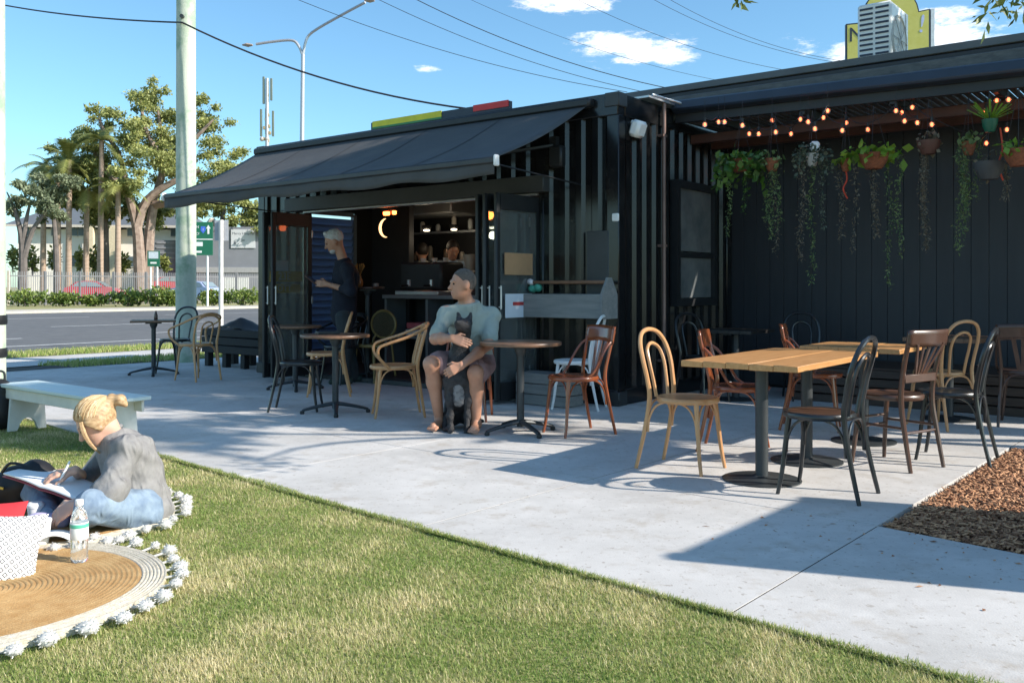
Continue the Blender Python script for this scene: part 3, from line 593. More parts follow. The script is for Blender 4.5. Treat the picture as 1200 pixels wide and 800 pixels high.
def fan_chair(name, m, m2):
    t = thing(name, '', 'chair'); seat_round(t, m, m2, .205, .47)
    for s_ in (-1, 1):
        MB().tube([(s_ * .18, -.26, 0), (s_ * .175, -.215, .24), (s_ * .17, -.185, .46), (s_ * .18, -.215, .68), (s_ * .195, -.27, .87)], [.013, .016, .018, .016, .013], 8, smooth=4).build('back_post', m, t)
        MB().tube([(s_ * .15, .13, .45), (s_ * .16, .15, .22), (s_ * .175, .17, 0)], [.018, .016, .012], 8, smooth=3).build('leg', m, t)
    def rail(u, v):
        x = -.215 + .43 * u; return (x, -.245 - .05 * math.cos((u - .5) * 2.6) - .02 * v, .79 + .105 * v)
    MB().grid(rail, 12, 4).build('top_rail', m, t).modifiers.new('Solid', 'SOLIDIFY').thickness = .02
    MB().bar((-.17, -.205, .585), (.17, -.205, .585), .022, .055, bev=.005).build('lower_rail', m, t)
    for x0, x1 in ((-.045, -.14), (-.024, -.072), (0, 0), (.024, .072), (.045, .14)): MB().bar((x0, -.205, .60), (x1, -.285, .81), .02, .01, up=(0, 1, 0)).build('spindle', m, t)
    for z in (.24, .30):
        MB().tube([(-.155, .148, z), (.155, .148, z)], .009).build('stretcher', m, t)
    for s_ in (-1, 1): MB().tube([(s_ * .157, .148, .27), (s_ * .172, -.21, .27)], .009).build('stretcher', m, t)
    MB().tube([(-.17, -.21, .24), (.17, -.21, .24)], .009).build('stretcher', m, t); return t
CANE = mat('cane_seat', (.46, .36, .24), .7, c2=(.55, .45, .32), scale=60)
PROTO = {}
def chair(kind, m, m2, loc, face, label, name, group=None):
    key = (kind, m.name, m2.name); fn = dict(b=bentwood, a=armchair, c=cafe_chair, f=fan_chair)[kind]
    if key not in PROTO: PROTO[key] = t = fn(name, m, m2)
    else: t = copy_tree(PROTO[key]); t.name = name
    t.location = (loc.x, loc.y, 0); t.rotation_euler = (0, 0, math.atan2(face[1], face[0]) - math.pi / 2); tag(t, label, 'chair', group); return t
E_, N_ = (EX.x, EX.y), (NX.x, NX.y); mE = (-EX.x, -EX.y); mN = (-NX.x, -NX.y)
chair('b', BLACKW, BLACKW, P(205, 437), (-.3, -.95), 'black bentwood chair between the timber pole and the small outer table', 'bentwood_chair')
chair('a', BLONDE, CANE, P(229, 445), (-.82, .57), 'blonde bentwood armchair with pale seat beside the black planter', 'bentwood_armchair')
chair('b', BLACKW, BLACKW, P(353, 480), (1, .05), 'black bentwood chair tucked under the bistro table facing the blonde armchair', 'bentwood_chair')
chair('b', BLONDE, BLONDE, P(381, 463), (-1, -.15), 'blonde bentwood chair in front of the standing man', 'bentwood_chair')
chair('a', BLONDE, BLONDE, P(461, 487), (-.97, -.22), 'blonde bentwood armchair with looped arms beside the seated man', 'bentwood_armchair')
chair('a', BLACKW, BLACKW, P(400, 449), (-.6, -.8), 'black bentwood armchair behind the standing man\'s legs', 'bentwood_armchair')
chair('c', BROWNW, BROWNW, P(549, 491), (-.06, -1), 'brown cafe chair under the seated man', 'cafe_chair')
chair('c', BROWNW, BROWNW, P(672, 508), (-.89, -.46), 'glossy brown cafe chair beside the table of the man with the dog', 'cafe_chair')
chair('b', WHITEW, WHITEW, P(673, 478), (-.95, .3), 'white painted bentwood chair beneath the wooden tool tray', 'bentwood_chair')
chair('b', BLONDE, BLONDE, P(806, 549), (.79, -.61), 'blonde bentwood chair at the end of the long plank table', 'bentwood_chair')
chair('c', BROWNW, BROWNW, P(868, 527), (.93, -.36), 'glossy brown cafe chair at the long plank table behind the blonde chair', 'cafe_chair')
chair('c', BROWNW, BROWNW, P(957, 502), (.93, -.36), 'glossy brown cafe chair beside the smaller plank table', 'cafe_chair')
chair('b', BLACKW, DKBROWN, P(960, 577), (-.80, .60), 'black bentwood chair with brown seat at the long plank table', 'bentwood_chair')
chair('f', DKBROWN, DKBROWN, P(1044, 543), (-.55, .83), 'dark brown fan backed chair between the two black bentwood chairs', 'fan_back_chair')
chair('b', BLONDE, BLONDE, P(1100, 499), (-.35, .94), 'blonde bentwood chair with its back turned before the platform seat', 'bentwood_chair')
chair('b', BLACKW, BLACKW, P(1112, 537), (-.82, .57), 'black bentwood chair beside the mulch bed corner', 'bentwood_chair')
chair('c', DKBROWN, DKBROWN, P(1200, 497), (.5, .86), 'dark brown cafe chair turned to the platform seat beyond the mulch', 'cafe_chair')
chair('b', BLACKW, BLACKW, P(826, 470), (.5, -.85), 'black bentwood chair in the dark corner below the container window', 'bentwood_chair')
chair('b', BLACKW, BLACKW, P(945, 468), (-.1, -1), 'black bentwood chair in shade behind the glossy brown chair', 'bentwood_chair')
# round cane backed chair inside the doorway
t = thing('round_back_chair', 'gold round backed chair standing just inside the cafe doorway', 'chair', P(436, 447), R(150))
OLV = mat('olive_gold_wood', (.25, .18, .06), .4, var=.2)
seat_round(t, OLV, OLV); front_legs(t, OLV)
MB().tube([(.19 * math.cos(a), -.23, .70 + .17 * math.sin(a)) for a in np.linspace(0, 2 * math.pi, 25)], .016, 8).build('back_ring', OLV, t)
MB().lathe([(.001, -.004), (.18, -.004), (.18, .004), (.001, .004)], seg=24).build('back_panel', mat('dark_cane', (.08, .06, .03), .8, var=.3, scale=40), t).matrix_local = Matrix.Translation((0, -.23, .70)) @ Matrix.Rotation(R(90), 4, 'X') @ Matrix.Diagonal((1, .9, 1, 1))
for s_ in (-1, 1): MB().tube([(s_ * .17, -.26, 0), (s_ * .15, -.20, .45), (s_ * .11, -.22, .57)], .014, 8, smooth=3).build('leg', OLV, t)

# ================================================================== tables
def plank_table(loc, label, w_, l_, cols, h=.73, m=TABLEW, base=.235, name='plank_table'):
    t = thing(name, label, 'table', (loc.x, loc.y, 0), ANG); nb = 5; bw_ = w_ / nb
    for i in range(nb): MB().box(((i - (nb - 1) / 2) * bw_, 0, h - .018 + .0012 * ((i * 7) % 3 - 1)), (bw_ - .0015, l_, .036), bev=.003).build('plank', m, t)
    MB().box((0, 0, h - .045), (.1, l_ * .7, .016)).build('top_plate', STEELDK, t)
    for c in cols:
        MB().tube([(0, c, .01), (0, c, h - .04)], .038, 16).build('column', STEELDK, t)
        MB().lathe([(.001, 0), (base, 0), (base, .008), (base * .9, .013), (.06, .022), (.05, .03), (.001, .03)], (0, c, 0), 32).build('base_disc', STEELDK, t)
    return t
a, b = P(893, 562), P(945, 540); mid = (a + b) / 2
plank_table(mid, 'long oiled plank table on two round steel pedestals', .72, 1.46, (-.375, .375))
plank_table(P(1012, 517), 'small oiled plank table on one pedestal beside the fan backed chair', .72, .72, (0,))
plank_table(P(1112, 491), 'brown cafe table in shade before the platform seat', .62, .62, (0,), m=TABLEDK)
plank_table(P(862, 468), 'dark cafe table in the corner below the container window', .6, .6, (0,), m=mat('black_table_top', (.02, .018, .017), .4, var=.2), base=.2)
def bistro(loc, label, size, rz, shape='sq', h=.73, top=TABLEDK, name='bistro_table', base=.30):
    t = thing(name, label, 'table', (loc.x, loc.y, 0), rz)
    if shape == 'sq': MB().box((0, 0, h - .013), (size, size, .026), bev=.006).build('table_top', top, t)
    else: MB().lathe([(.001, -.026), (size / 2 - .004, -.026), (size / 2, -.018), (size / 2, -.006), (size / 2 - .004, 0), (.001, 0)], (0, 0, h), 36).build('table_top', top, t)
    MB().tube([(0, 0, .05), (0, 0, h - .026)], .03, 14).build('column', STEELDK, t)
    x = MB(); x.box((0, 0, h - .04), (.2, .2, .014)); x.lathe([(.03, 0), (.05, .04), (.05, .06), (.001, .06)], (0, 0, h - .11), 14); x.build('top_bracket', STEELDK, t)
    for k in range(4):
        a_ = k * math.pi / 2; c_, s_ = math.cos(a_), math.sin(a_)
        MB().tube([(c_ * .02, s_ * .02, .09), (c_ * .12, s_ * .12, .075), (c_ * base * .85, s_ * base * .85, .045), (c_ * base, s_ * base, .03)], [.03, .024, .02, .018], 8, smooth=3, flat=.7).build('foot', STEELDK, t)
        MB().lathe([(.018, 0), (.022, .012), (.018, .03), (.001, .034)], (c_ * base, s_ * base, 0), 10).build('glide', BLACKM, t)
    return t
bistro(P(180, 439), 'small dark bistro table on a crossed foot base beside the grass verge', .56, R(20))
bistro(P(346, 456), 'small round bistro table beside the folded glass door', .6, R(15), 'rd')
bistro(P(393, 484), 'round bistro table between black bentwood chair and blonde armchair', .64, R(12), 'rd')
bistro(P(610, 507), 'round bistro table beside the man with the dog', .66, R(28), 'rd')
bt = bistro(P(431, 446), 'tall narrow bar table just outside the dark cafe opening', .42, R(10), 'rd', h=1.17, top=DKBROWN, name='bar_table', base=.24)
p = P(431, 446)
v_ = thing('vase', 'small amber vase with dried stems on the bar table', 'vase', (p.x - .1, p.y, 1.17))
MB().lathe([(.03, 0), (.042, .03), (.04, .07), (.02, .12), (.024, .14)], seg=14).build('body', mat('amber_glaze', (.3, .12, .03), .3), v_)
sx = MB()
for i in range(14): a_ = i * 2.4; sx.tube([(0, 0, .12), (math.cos(a_) * .03, math.sin(a_) * .03, .2), (math.cos(a_) * .06, math.sin(a_) * .06, .26 + .01 * (i % 4))], [.002, .002, .008], 5)
sx.build('dried_stems', mat('dried_flowers', (.35, .17, .04), .8, var=.4, scale=60), v_)
MBc = MB().lathe([(.03, 0), (.038, .004), (.04, .045), (.037, .045), (.034, .006), (.001, .006)], seg=16)
tag(MBc.build('cup', mat('stoneware', (.28, .22, .2), .5), loc=(p.x + .1, p.y, 1.17)), 'stoneware cup on the bar table', 'cup')
p = P(180, 439)
x = MB().lathe([(.022, 0), (.026, .01), (.024, .07), (.012, .1), (.012, .12), (.001, .12)], seg=12); tag(x.build('sauce_bottle', DKBROWN, loc=(p.x + .03, p.y, .73)), 'little brown sauce bottle on the small outer table', 'bottle')
p = P(393, 484)
x = MB().box((0, 0, .012), (.2, .14, .022), bev=.004); tag(x.build('menu_folder', BLACKM, loc=(p.x - .09, p.y + .1, .73), rotz=.4), 'black menu folder lying on the round bistro table', 'menu')

# ================================================================== planter, tray, crate, bench
pl = thing('planter_bench', 'black timber planter bench with a folded black cover on it', 'planter', W(-6.55, .42), ANG)
for z in (.26, .38, .50): MB().box((0, -.27, z), (1.5, .04, .11), bev=.008).build('plank', DARK, pl); MB().box((0, .27, z), (1.5, .04, .11), bev=.008).build('plank', DARK, pl)
for x in (-.74, .74):
    for z in (.26, .38, .50): MB().box((x, 0, z), (.04, .5, .11), bev=.008).build('plank', DARK, pl)
for x in (-.66, -.22, .22, .66):
    for y in (-.22, .22): MB().box((x, y, .13), (.1, .09, .27), bev=.006).build('leg', DARK, pl)
MB().box((0, 0, .53), (1.42, .5, .03)).build('lid', DARK, pl)
cvp = MB().grid(lambda u, v: (-.5 + u * .95, -.22 + .44 * v, .55 + .17 * max(0, 1 - abs(u - .35) * 1.9) * math.sin(math.pi * (.08 + .84 * v)) + .006 * math.sin(u * 23 + v * 13)), 24, 12)
cvo = cvp.build('folded_cover', mat('black_tarpaulin', (.010, .010, .011), .6, var=.3, scale=6), loc=W(-6.55, .42), rotz=ANG); cvo.modifiers.new('Solid', 'SOLIDIFY').thickness = .01
tag(cvo, 'crumpled black tarpaulin lying on the planter bench', 'cover')
ch_ = bpy.data.objects['planter_bench']
GREYW = mat('weathered_grey_timber', (.17, .18, .18), .75, c2=(.27, .27, .255), scale=5, stretch=(.6, 5, 5), bump=.15, bscale=60)
RUSTW = mat('rusty_handle_wood', (.22, .11, .06), .6, var=.25, scale=10)
tb = thing('tool_tray', 'weathered grey timber tool tray with a dowel handle fixed to the container', 'tray', W(-.52, -.15, .86), ANG)
MB().box((0, -.125, .12), (.98, .022, .235), bev=.004).build('side_board', GREYW, tb); MB().box((0, .125, .12), (.98, .022, .235), bev=.004).build('side_board', GREYW, tb)
MB().box((0, 0, .012), (.98, .228, .022)).build('base_board', GREYW, tb)
for x in (-.502, .502):
    x_ = MB().prism([(-.14, 0), (.14, 0), (.14, .235), (.035, .40), (-.035, .40), (-.14, .235)], -.012, .012, Matrix.Translation((x, 0, 0)) @ Matrix(((0, 0, 1, 0), (1, 0, 0, 0), (0, 1, 0, 0), (0, 0, 0, 1)))); x_.build('end_board', GREYW, tb)
MB().box((0, 0, .355), (1.0, .045, .035), bev=.008).build('handle', RUSTW, tb)
fb = MB().box((0, 0, .05), (.09, .07, .07), (.2, .1, .3), bev=.02); fb.sphere((.06, .01, .06), .045, 10, 6)
pk = thing('napkin_bundle', 'bundle of green and white packets in the tool tray', 'packets', W(-.93, -.16, 1.10), ANG)
fb.build('green_packet', mat('teal_packet', (.05, .3, .2), .4, c2=(.1, .45, .33), scale=40), pk); MB().box((-.03, 0, .12), (.08, .06, .06), (.3, .4, 0), bev=.02).build('white_packet', mat('white_packet', (.75, .7, .72), .4, c2=(.6, .1, .2), scale=25, thr=(.62, .68)), pk)
cr = thing('grey_crate', 'weathered grey timber crate on the patio below the tool tray', 'crate', W(-.62, -.3, 0), ANG)
for z in (.055, .16, .265): 
    MB().box((0, -.14, z), (.62, .016, .098), bev=.003).build('slat', GREYW, cr); MB().box((0, .14, z), (.62, .016, .098), bev=.003).build('slat', GREYW, cr)
for x in (-.302, .302):
    for z in (.055, .16, .265): MB().box((x, 0, z), (.016, .262, .098), bev=.003).build('slat', GREYW, cr)
MB().box((0, 0, .31), (.58, .25, .012)).build('lid', GREYW, cr)
# white bench
BW = mat('weathered_white_paint', (.62, .60, .55), .6, c2=(.74, .72, .67), scale=5, bump=.1, bscale=40)
BTOP = mat('pale_aqua_bench_top', (.50, .62, .64), .4, c2=(.62, .68, .66), scale=5, stretch=(.6, 4, 4), bump=.06, bscale=60)
bl, br_ = q(8, 452, 7.46), q(148, 473, 6.4); cx = (bl + br_) / 2
bn = thing('white_bench', 'weathered white timber bench with scalloped end legs at the lawn edge', 'bench', (cx.x, cx.y + .12, 0), ANG)
MB().box((0, 0, .365), (1.78, .33, .03), bev=.006).build('seat', BTOP, bn)
for y in (-.125, .125): MB().box((0, y, .305), (1.68, .022, .085), bev=.004).build('apron', BW, bn)
sc_poly = [(-.15, 0), (-.085, 0)] + [(.075 * math.cos(a) * -1, .0 + .1 * math.sin(a)) for a in np.linspace(.25, math.pi - .25, 9)] + [(.085, 0), (.15, 0), (.125, .35), (-.125, .35)]
for x in (-.72, .72):
    MB().prism(sc_poly, -.016, .016, Matrix.Translation((x, 0, 0)) @ Matrix(((0, 0, 1, 0), (1, 0, 0, 0), (0, 1, 0, 0), (0, 0, 0, 1)))).build('leg', BW, bn)
# ================================================================== people
def V3(p): return np.array(p, float)
def nrm(v): v = V3(v); return v / np.linalg.norm(v)
def head_prims(c, f, s=1.0, up=(0, 0, 1)):
    f = nrm(f); side = nrm(np.cross(f, V3(up))); u = np.cross(side, f); M = np.array([side, f, u]).T; c = V3(c)
    at = lambda x, y, z: c + (side * x + f * y + u * z) * s
    pr = [('e', at(0, -.012, .018), (.074 * s, .094 * s, .098 * s), M), ('e', at(0, .028, -.045), (.054 * s, .062 * s, .072 * s), M), ('c', at(0, .088, -.002), at(0, .106, -.03), .010 * s, .014 * s, .015),
          ('c', at(-.016, .082, -.066), at(.016, .082, -.066), .008 * s, .008 * s, .012), ('e', at(0, .062, -.092), (.022 * s, .022 * s, .02 * s), M), ('c', at(-.035, .08, .022), at(.035, .08, .022), .011 * s, .011 * s, .02)]
    for k in (-1, 1): pr.append(('e', at(k * .076, -.005, -.012), (.009 * s, .017 * s, .027 * s), M))
    return pr, at, M
def face_bits(at, M, s, parent, browm):
    for k in (-1, 1):
        MB().sphere(at(k * .031, .080, .004), .0085 * s, 8, 6).build('eye', mat('eye_dark', (.03, .02, .015), .2, var=0), parent)
    mb = MB().tube([at(-.02, .089, -.066), at(0, .094, -.064), at(.02, .089, -.066)], .0035 * s, 6); mb.build('mouth', mat('lips', (.42, .16, .13), .5, var=.1), parent)
    for k in (-1, 1): MB().tube([at(k * .012, .088, .024), at(k * .045, .078, .027)], .004 * s, 6).build('eyebrow', browm, parent)
def hand_prims(wr, d, pn, ts, curl=.5, s=1.0):
    wr = V3(wr); d = nrm(d); pn = V3(pn) - d * (V3(pn) @ d); pn = nrm(pn); ts = np.cross(d, pn) * (1 if np.cross(d, pn) @ V3(ts) > 0 else -1); pr = []
    kn = wr + d * .085 * s
    for k, L in zip((-1.5, -.5, .5, 1.5), (.058, .072, .078, .07)):
        b = kn + ts * k * .0195 * s - d * abs(k) * .003; pr.append(('c', wr + ts * k * .011 * s, b, .013 * s, .0115 * s, .014)); dd = d.copy(); p_ = b
        for sg, (fr, rr_) in enumerate(((.45, .0095), (.32, .0085), (.23, .0075))):
            a = curl * (.75 + .1 * k * .3) * (1 if sg else .8); dd = nrm(dd * math.cos(a) + pn * math.sin(a)); pn2 = nrm(pn - dd * (pn @ dd)); n_ = p_ + dd * L * fr * 1.05 * s
            pr.append(('c', p_, n_, rr_ * s, rr_ * .93 * s, .004)); p_ = n_
    tb_ = wr + d * .025 * s + ts * .018 * s; t1 = tb_ + (ts * .75 + d * .65 + pn * .3) * .045 * s; t2 = t1 + (d * .9 + ts * .15 + pn * .45) * .036 * s
    pr += [('c', tb_, t1, .014 * s, .011 * s, .012), ('c', t1, t2, .0105 * s, .0085 * s, .005)]; return pr
def limb(a, b, ra, rb, n=None): return ('c', V3(a), V3(b), ra, rb)
def lerp(a, b, t): return V3(a) * (1 - t) + V3(b) * t

# ---- the man sitting with the dog
man = thing('person', 'seated man in sage t-shirt and shorts holding a black dog between his knees', 'person', P(540, 495))
inv = lambda o: None
def kids(root, objs):
    for o in objs:
        o.parent = root; o.matrix_parent_inverse = Matrix.Translation(-root.location)
J = dict(pel=q(554, 419, 7.80), ch=q(550, 380, 7.72), nb=q(548, 355, 7.66), hd=q(542, 334, 7.58), sl=q(524, 368, 7.58), sr=q(576, 370, 7.72), el=q(510, 397, 7.40), er=q(573, 403, 7.50), wl=q(529, 396, 7.24), wr=q(541, 428, 7.16),
         hl=q(541, 426, 7.76), hr=q(566, 427, 7.80), kl=q(505, 426, 7.36), kr=q(557, 437, 7.30), al=q(515, 493, 7.50), ar=q(558, 494, 7.40), tl=q(505, 502, 7.32), tr=q(554, 505, 7.19))
for k_ in ('al', 'ar'): J[k_].z = .075
for k_ in ('tl', 'tr'): J[k_].z = .022
hp, at, M = head_prims(J['hd'] + Vector((0, 0, .01)), (-.93, -.36, -.04), 1.08)
body = hp + [('c', V3(J['nb']) - [0, 0, .03], V3(J['hd']) - [0, -.02, .05], .062, .058), ('c', J['nb'] - Vector((0, 0, .06)), J['ch'], .10, .14), ('c', J['ch'], J['pel'], .14, .14), ('c', J['sl'], J['sr'], .07, .07)]
for s_, hn in (('l', 1), ('r', 1)):
    body += [limb(J['s' + s_], J['e' + s_], .055, .043), limb(J['e' + s_], lerp(J['e' + s_], J['w' + s_], .4), .042, .044), limb(lerp(J['e' + s_], J['w' + s_], .4), J['w' + s_], .044, .028), limb(J['h' + s_], lerp(J['h' + s_], J['k' + s_], .5), .095, .082), limb(lerp(J['h' + s_], J['k' + s_], .5), J['k' + s_], .082, .06),
             limb(J['k' + s_], lerp(J['k' + s_], J['a' + s_], .33) + [0, .03, 0], .058, .06), limb(lerp(J['k' + s_], J['a' + s_], .33) + [0, .03, 0], J['a' + s_], .06, .037), ('c', J['a' + s_] - Vector((0, -.05, .03)), J['a' + s_] - Vector((0, 0, .02)), .032, .036)]
    tdir = nrm(J['t' + s_] - J['a' + s_]); sd = nrm(np.cross(tdir, [0, 0, 1])); body.append(('c', V3(J['a' + s_]) - [0, 0, .03], V3(J['t' + s_]) - tdir * .05 + [0, 0, .008], .036, .03))
    for k in range(5): b0 = V3(J['t' + s_]) - tdir * .055 + sd * (k - 2) * .017; body.append(('c', b0, b0 + tdir * (.055 - .005 * k), .015 - .001 * k, .011, .006))
body += hand_prims(J['wl'], (.95, -.1, -.28), (.2, .9, -.3), (0, -.2, 1), .28, 1.05) + hand_prims(J['wr'], (-.88, -.2, -.42), (.1, .9, -.2), (-.4, -.4, .8), .75, 1.05)
objs = [sdf_mesh('body', body, SKIN, res=.0065, k=.03)]
TEE = mat('sage_cotton', (.33, .37, .33), .9, var=.08, scale=6, bump=.15, bscale=300)
ts = [('c', J['nb'] - Vector((0, .01, .045)), J['ch'], .115, .175), ('c', J['ch'], J['pel'] + Vector((0, 0, .02)), .175, .165), ('c', J['pel'], J['pel'] - Vector((0, 0, .06)), .165, .16), ('c', J['sl'], J['sr'], .072, .072)]
for s_ in 'lr': ts += [limb(J['s' + s_], lerp(J['s' + s_], J['e' + s_], .80), .064, .07)]
objs.append(sdf_mesh('t_shirt', ts, TEE, res=.0075, k=.05, noise=.0045, nscale=34, cuts=[(V3(J['nb']) + [0, 0, .012], (-.1, -.2, 1))]))
SHORT = mat('mauve_shorts', (.27, .17, .17), .85, var=.15, scale=10, bump=.1, bscale=200)
objs.append(sdf_mesh('shorts', [('c', J['pel'], J['pel'] - Vector((0, .02, .03)), .165, .16)] + [limb(J['h' + s_], lerp(J['h' + s_], J['k' + s_], .74), .112, .105) for s_ in 'lr'], SHORT, res=.0075, k=.04, noise=.004, nscale=40))
HAIRG = mat('cropped_grey_brown_hair', (.07, .055, .045), .9, c2=(.13, .11, .095), scale=60, bump=.4, bscale=200)
hp2 = [('e', at(0, -.013, .019), (.0765 * 1.08, .0965 * 1.08, .1005 * 1.08), M)]
objs.append(sdf_mesh('hair', hp2, HAIRG, res=.006, k=.01, cuts=[(at(0, .045, .055), tuple(M[:, 1] * .75 - M[:, 2] * .66)), (at(0, -.05, -.045), tuple(-M[:, 2]))]))
kids(man, objs); hb = objs[0]
fk = thing('tmp', '', ''); face_bits(at, M, 1.08, fk, HAIRG); fl_ = list(fk.children)
for o in fl_: o.parent = None
kids(man, fl_); bpy.data.objects.remove(fk)

# ---- the dog
dog = thing('dog', 'black dog with grey chest sitting upright between the man\'s knees', 'dog', P(538, 505))
D = lambda x, y, Y: V3(q(x, y, Y))
FURB = mat('black_dog_fur', (.010, .010, .011), .5, c2=(.035, .036, .04), scale=26, bump=.9, bscale=130)
FURG = mat('grey_chest_fur', (.22, .22, .22), .85, c2=(.06, .06, .065), scale=20, bump=.6, bscale=130, thr=(.45, .6))
dgz = V3(P(538, 505)); gz = lambda x, y, z: dgz + [x, y, z]
dbody = [('c', gz(0, .02, .60), gz(0, .0, .42), .085, .115), ('c', gz(0, .0, .42), gz(0, .10, .28), .115, .12), ('c', gz(0, .10, .28), gz(0, .22, .16), .12, .125), ('e', gz(-.07, .2, .13), (.07, .13, .12)), ('e', gz(.07, .2, .13), (.07, .13, .12)),
         ('c', gz(0, .02, .60), gz(.03, -.02, .78), .08, .064), ('e', gz(.045, -.05, .85), (.062, .074, .066)), ('c', gz(.04, -.10, .855), gz(-.0, -.20, .885), .042, .024), ('c', gz(.03, -.10, .835), gz(-.0, -.18, .85), .028, .02)]
for s_ in (-1, 1):
    dbody += [('c', gz(s_ * .075, -.03, .42), gz(s_ * .07, -.05, .26), .055, .036), ('c', gz(s_ * .07, -.05, .26), gz(s_ * .068, -.045, .13), .034, .024), ('c', gz(s_ * .068, -.045, .13), gz(s_ * .066, -.06, .035), .024, .022), ('c', gz(s_ * .066, -.06, .025), gz(s_ * .066, -.10, .018), .024, .02),
              ('c', gz(s_ * .10, .10, .10), gz(s_ * .11, .02, .03), .045, .026), ('c', gz(s_ * .11, .04, .022), gz(s_ * .112, -.04, .018), .024, .02), ('c', gz(.045 + s_ * .036, -.02, .895), gz(.045 + s_ * .052, -.02, .955), .022, .005), ('c', gz(.045 + s_ * .04, -.035, .885), gz(.045 + s_ * .052, -.022, .95), .014, .004)]
    for k in (-1, 0, 1): dbody.append(('c', gz(s_ * .066 + k * .011, -.105, .014), gz(s_ * .066 + k * .013, -.125, .012), .011, .010, .006))
dbody += [('c', gz(.03, .32, .06), gz(.18, .36, .03), .024, .016)]
do = [sdf_mesh('body', dbody, FURB, res=.0065, k=.035, noise=.003, nscale=70)]
do.append(sdf_mesh('chest_patch', [('e', gz(0, -.075, .36), (.05, .045, .13)), ('e', gz(0, -.05, .27), (.055, .05, .07))], FURG, res=.006, k=.03, noise=.003, nscale=90))
do.append(MB().sphere(gz(-.004, -.222, .892), .015, 10, 8).build('nose', BLACKM))
for s_ in (-1, 1): do.append(MB().sphere(gz(.04 + s_ * .028, -.115, .885), .009, 8, 6).build('eye', mat('dog_eye', (.05, .025, .01), .1, var=0)))
kids(dog, do)

# ---- the man standing at the doorway
sm_ = thing('person', 'standing grey haired man in navy long sleeved top reading a tablet at the doorway', 'person', P(404, 449))
YS = 11.07
J = dict(pel=q(403, 366, YS), ch=q(405, 324, YS), nb=q(402, 305, YS), hd=q(391, 283, YS - .02), sl=q(407, 315, YS - .18), sr=q(403, 314, YS + .19), el=q(411, 341, YS - .26), er=q(402, 341, YS + .27), wl=q(384, 333, YS - .16), wr=q(383, 333, YS + .12), hl=q(403, 371, YS - .09), hr=q(403, 371, YS + .09), kl=q(405, 409, YS - .1), kr=q(409, 409, YS + .12), al=q(405, 442, YS - .1), ar=q(416, 440, YS + .14))
hp, at, M = head_prims(J['hd'], (-.86, -.22, -.42), 1.12)
body = hp + [('c', J['nb'], V3(J['hd']) - V3(M[:, 2]) * .07 - V3(M[:, 1]) * .03, .06, .056), ('c', J['ch'], J['pel'], .12, .12), ('c', J['sl'], J['sr'], .06, .06)]
for s_ in 'lr': body += [limb(J['s' + s_], J['e' + s_], .052, .042), limb(J['e' + s_], J['w' + s_], .043, .028), limb(J['h' + s_], J['k' + s_], .08, .055), limb(J['k' + s_], J['a' + s_], .052, .036)]
body += hand_prims(J['wl'], (-1, .05, .1), (.1, 1, -.1), (-.2, 0, 1), .5, 1.1) + hand_prims(J['wr'], (-1, -.05, .1), (.1, -.2, .9), (-.2, -1, 0), .45, 1.1)
ob = [sdf_mesh('body', body, SKIN, res=.0085, k=.03)]
NAVY = mat('navy_knit', (.010, .013, .024), .9, var=.2, scale=6, bump=.15, bscale=200); TROU = mat('charcoal_trousers', (.035, .042, .045), .9, var=.15, scale=8)
ts = [('c', J['nb'] - Vector((0, 0, .04)), J['ch'], .10, .155), ('c', J['ch'], J['pel'], .155, .145), ('c', J['pel'], J['pel'] - Vector((0, 0, .08)), .145, .14), ('c', J['sl'], J['sr'], .075, .075)] + [limb(J['s' + s_], J['e' + s_], .068, .06) for s_ in 'lr'] + [limb(J['e' + s_], lerp(J['e' + s_], J['w' + s_], .35), .06, .052) for s_ in 'lr']
ob.append(sdf_mesh('navy_top', ts, NAVY, res=.009, k=.05, noise=.004, nscale=30, cuts=[(V3(J['nb']) + [0, 0, .015], (-.3, 0, 1))]))
tr_ = [('c', J['pel'], J['pel'] - Vector((0, 0, .06)), .14, .14)]
for s_ in 'lr': tr_ += [limb(J['h' + s_], J['k' + s_], .10, .078), limb(J['k' + s_], J['a' + s_] - Vector((0, 0, .02)), .078, .062)]
ob.append(sdf_mesh('trousers', tr_, TROU, res=.009, k=.03, noise=.003, nscale=26))
SHOE = mat('dark_green_shoe', (.03, .05, .04), .7, var=.1)
for s_ in 'lr': a = V3(J['a' + s_]); a[2] = 0; ob.append(sdf_mesh('shoe', [('c', a + [.05, 0, .045], a + [-.05, -.01, .04], .045, .042), ('c', a + [-.05, -.01, .04], a + [-.17, -.03, .03], .042, .032)], SHOE, res=.009, k=.03, cuts=[((0, 0, .002), (0, 0, -1))]))
HG = mat('silver_hair', (.42, .41, .40), .8, c2=(.58, .57, .56), scale=50, bump=.4, bscale=150)
ob.append(sdf_mesh('hair', [('e', at(0, -.025, .04), (.092, .112, .105), M), ('c', at(-.03, .045, .11), at(.03, .04, .11), .03, .03)], HG, res=.008, k=.03, noise=.004, nscale=90, cuts=[(at(0, .05, .055), tuple(M[:, 1] * .7 - M[:, 2] * .72)), (at(0, -.05, -.06), tuple(-M[:, 2]))]))
ob.append(sdf_mesh('beard', [('e', at(0, .045, -.085), (.05, .05, .045), M)], HG, res=.008, k=.02))
kids(sm_, ob)
fk = thing('tmp', '', ''); face_bits(at, M, 1.12, fk, HG); fl_ = list(fk.children)
for o in fl_: o.parent = None
kids(sm_, fl_); bpy.data.objects.remove(fk)
tp = q(367, 329, YS - .02); tab = thing('tablet', 'dark tablet held in the standing man\'s hands', 'tablet', tp, 0); tab.rotation_euler = (0, R(38), 0)
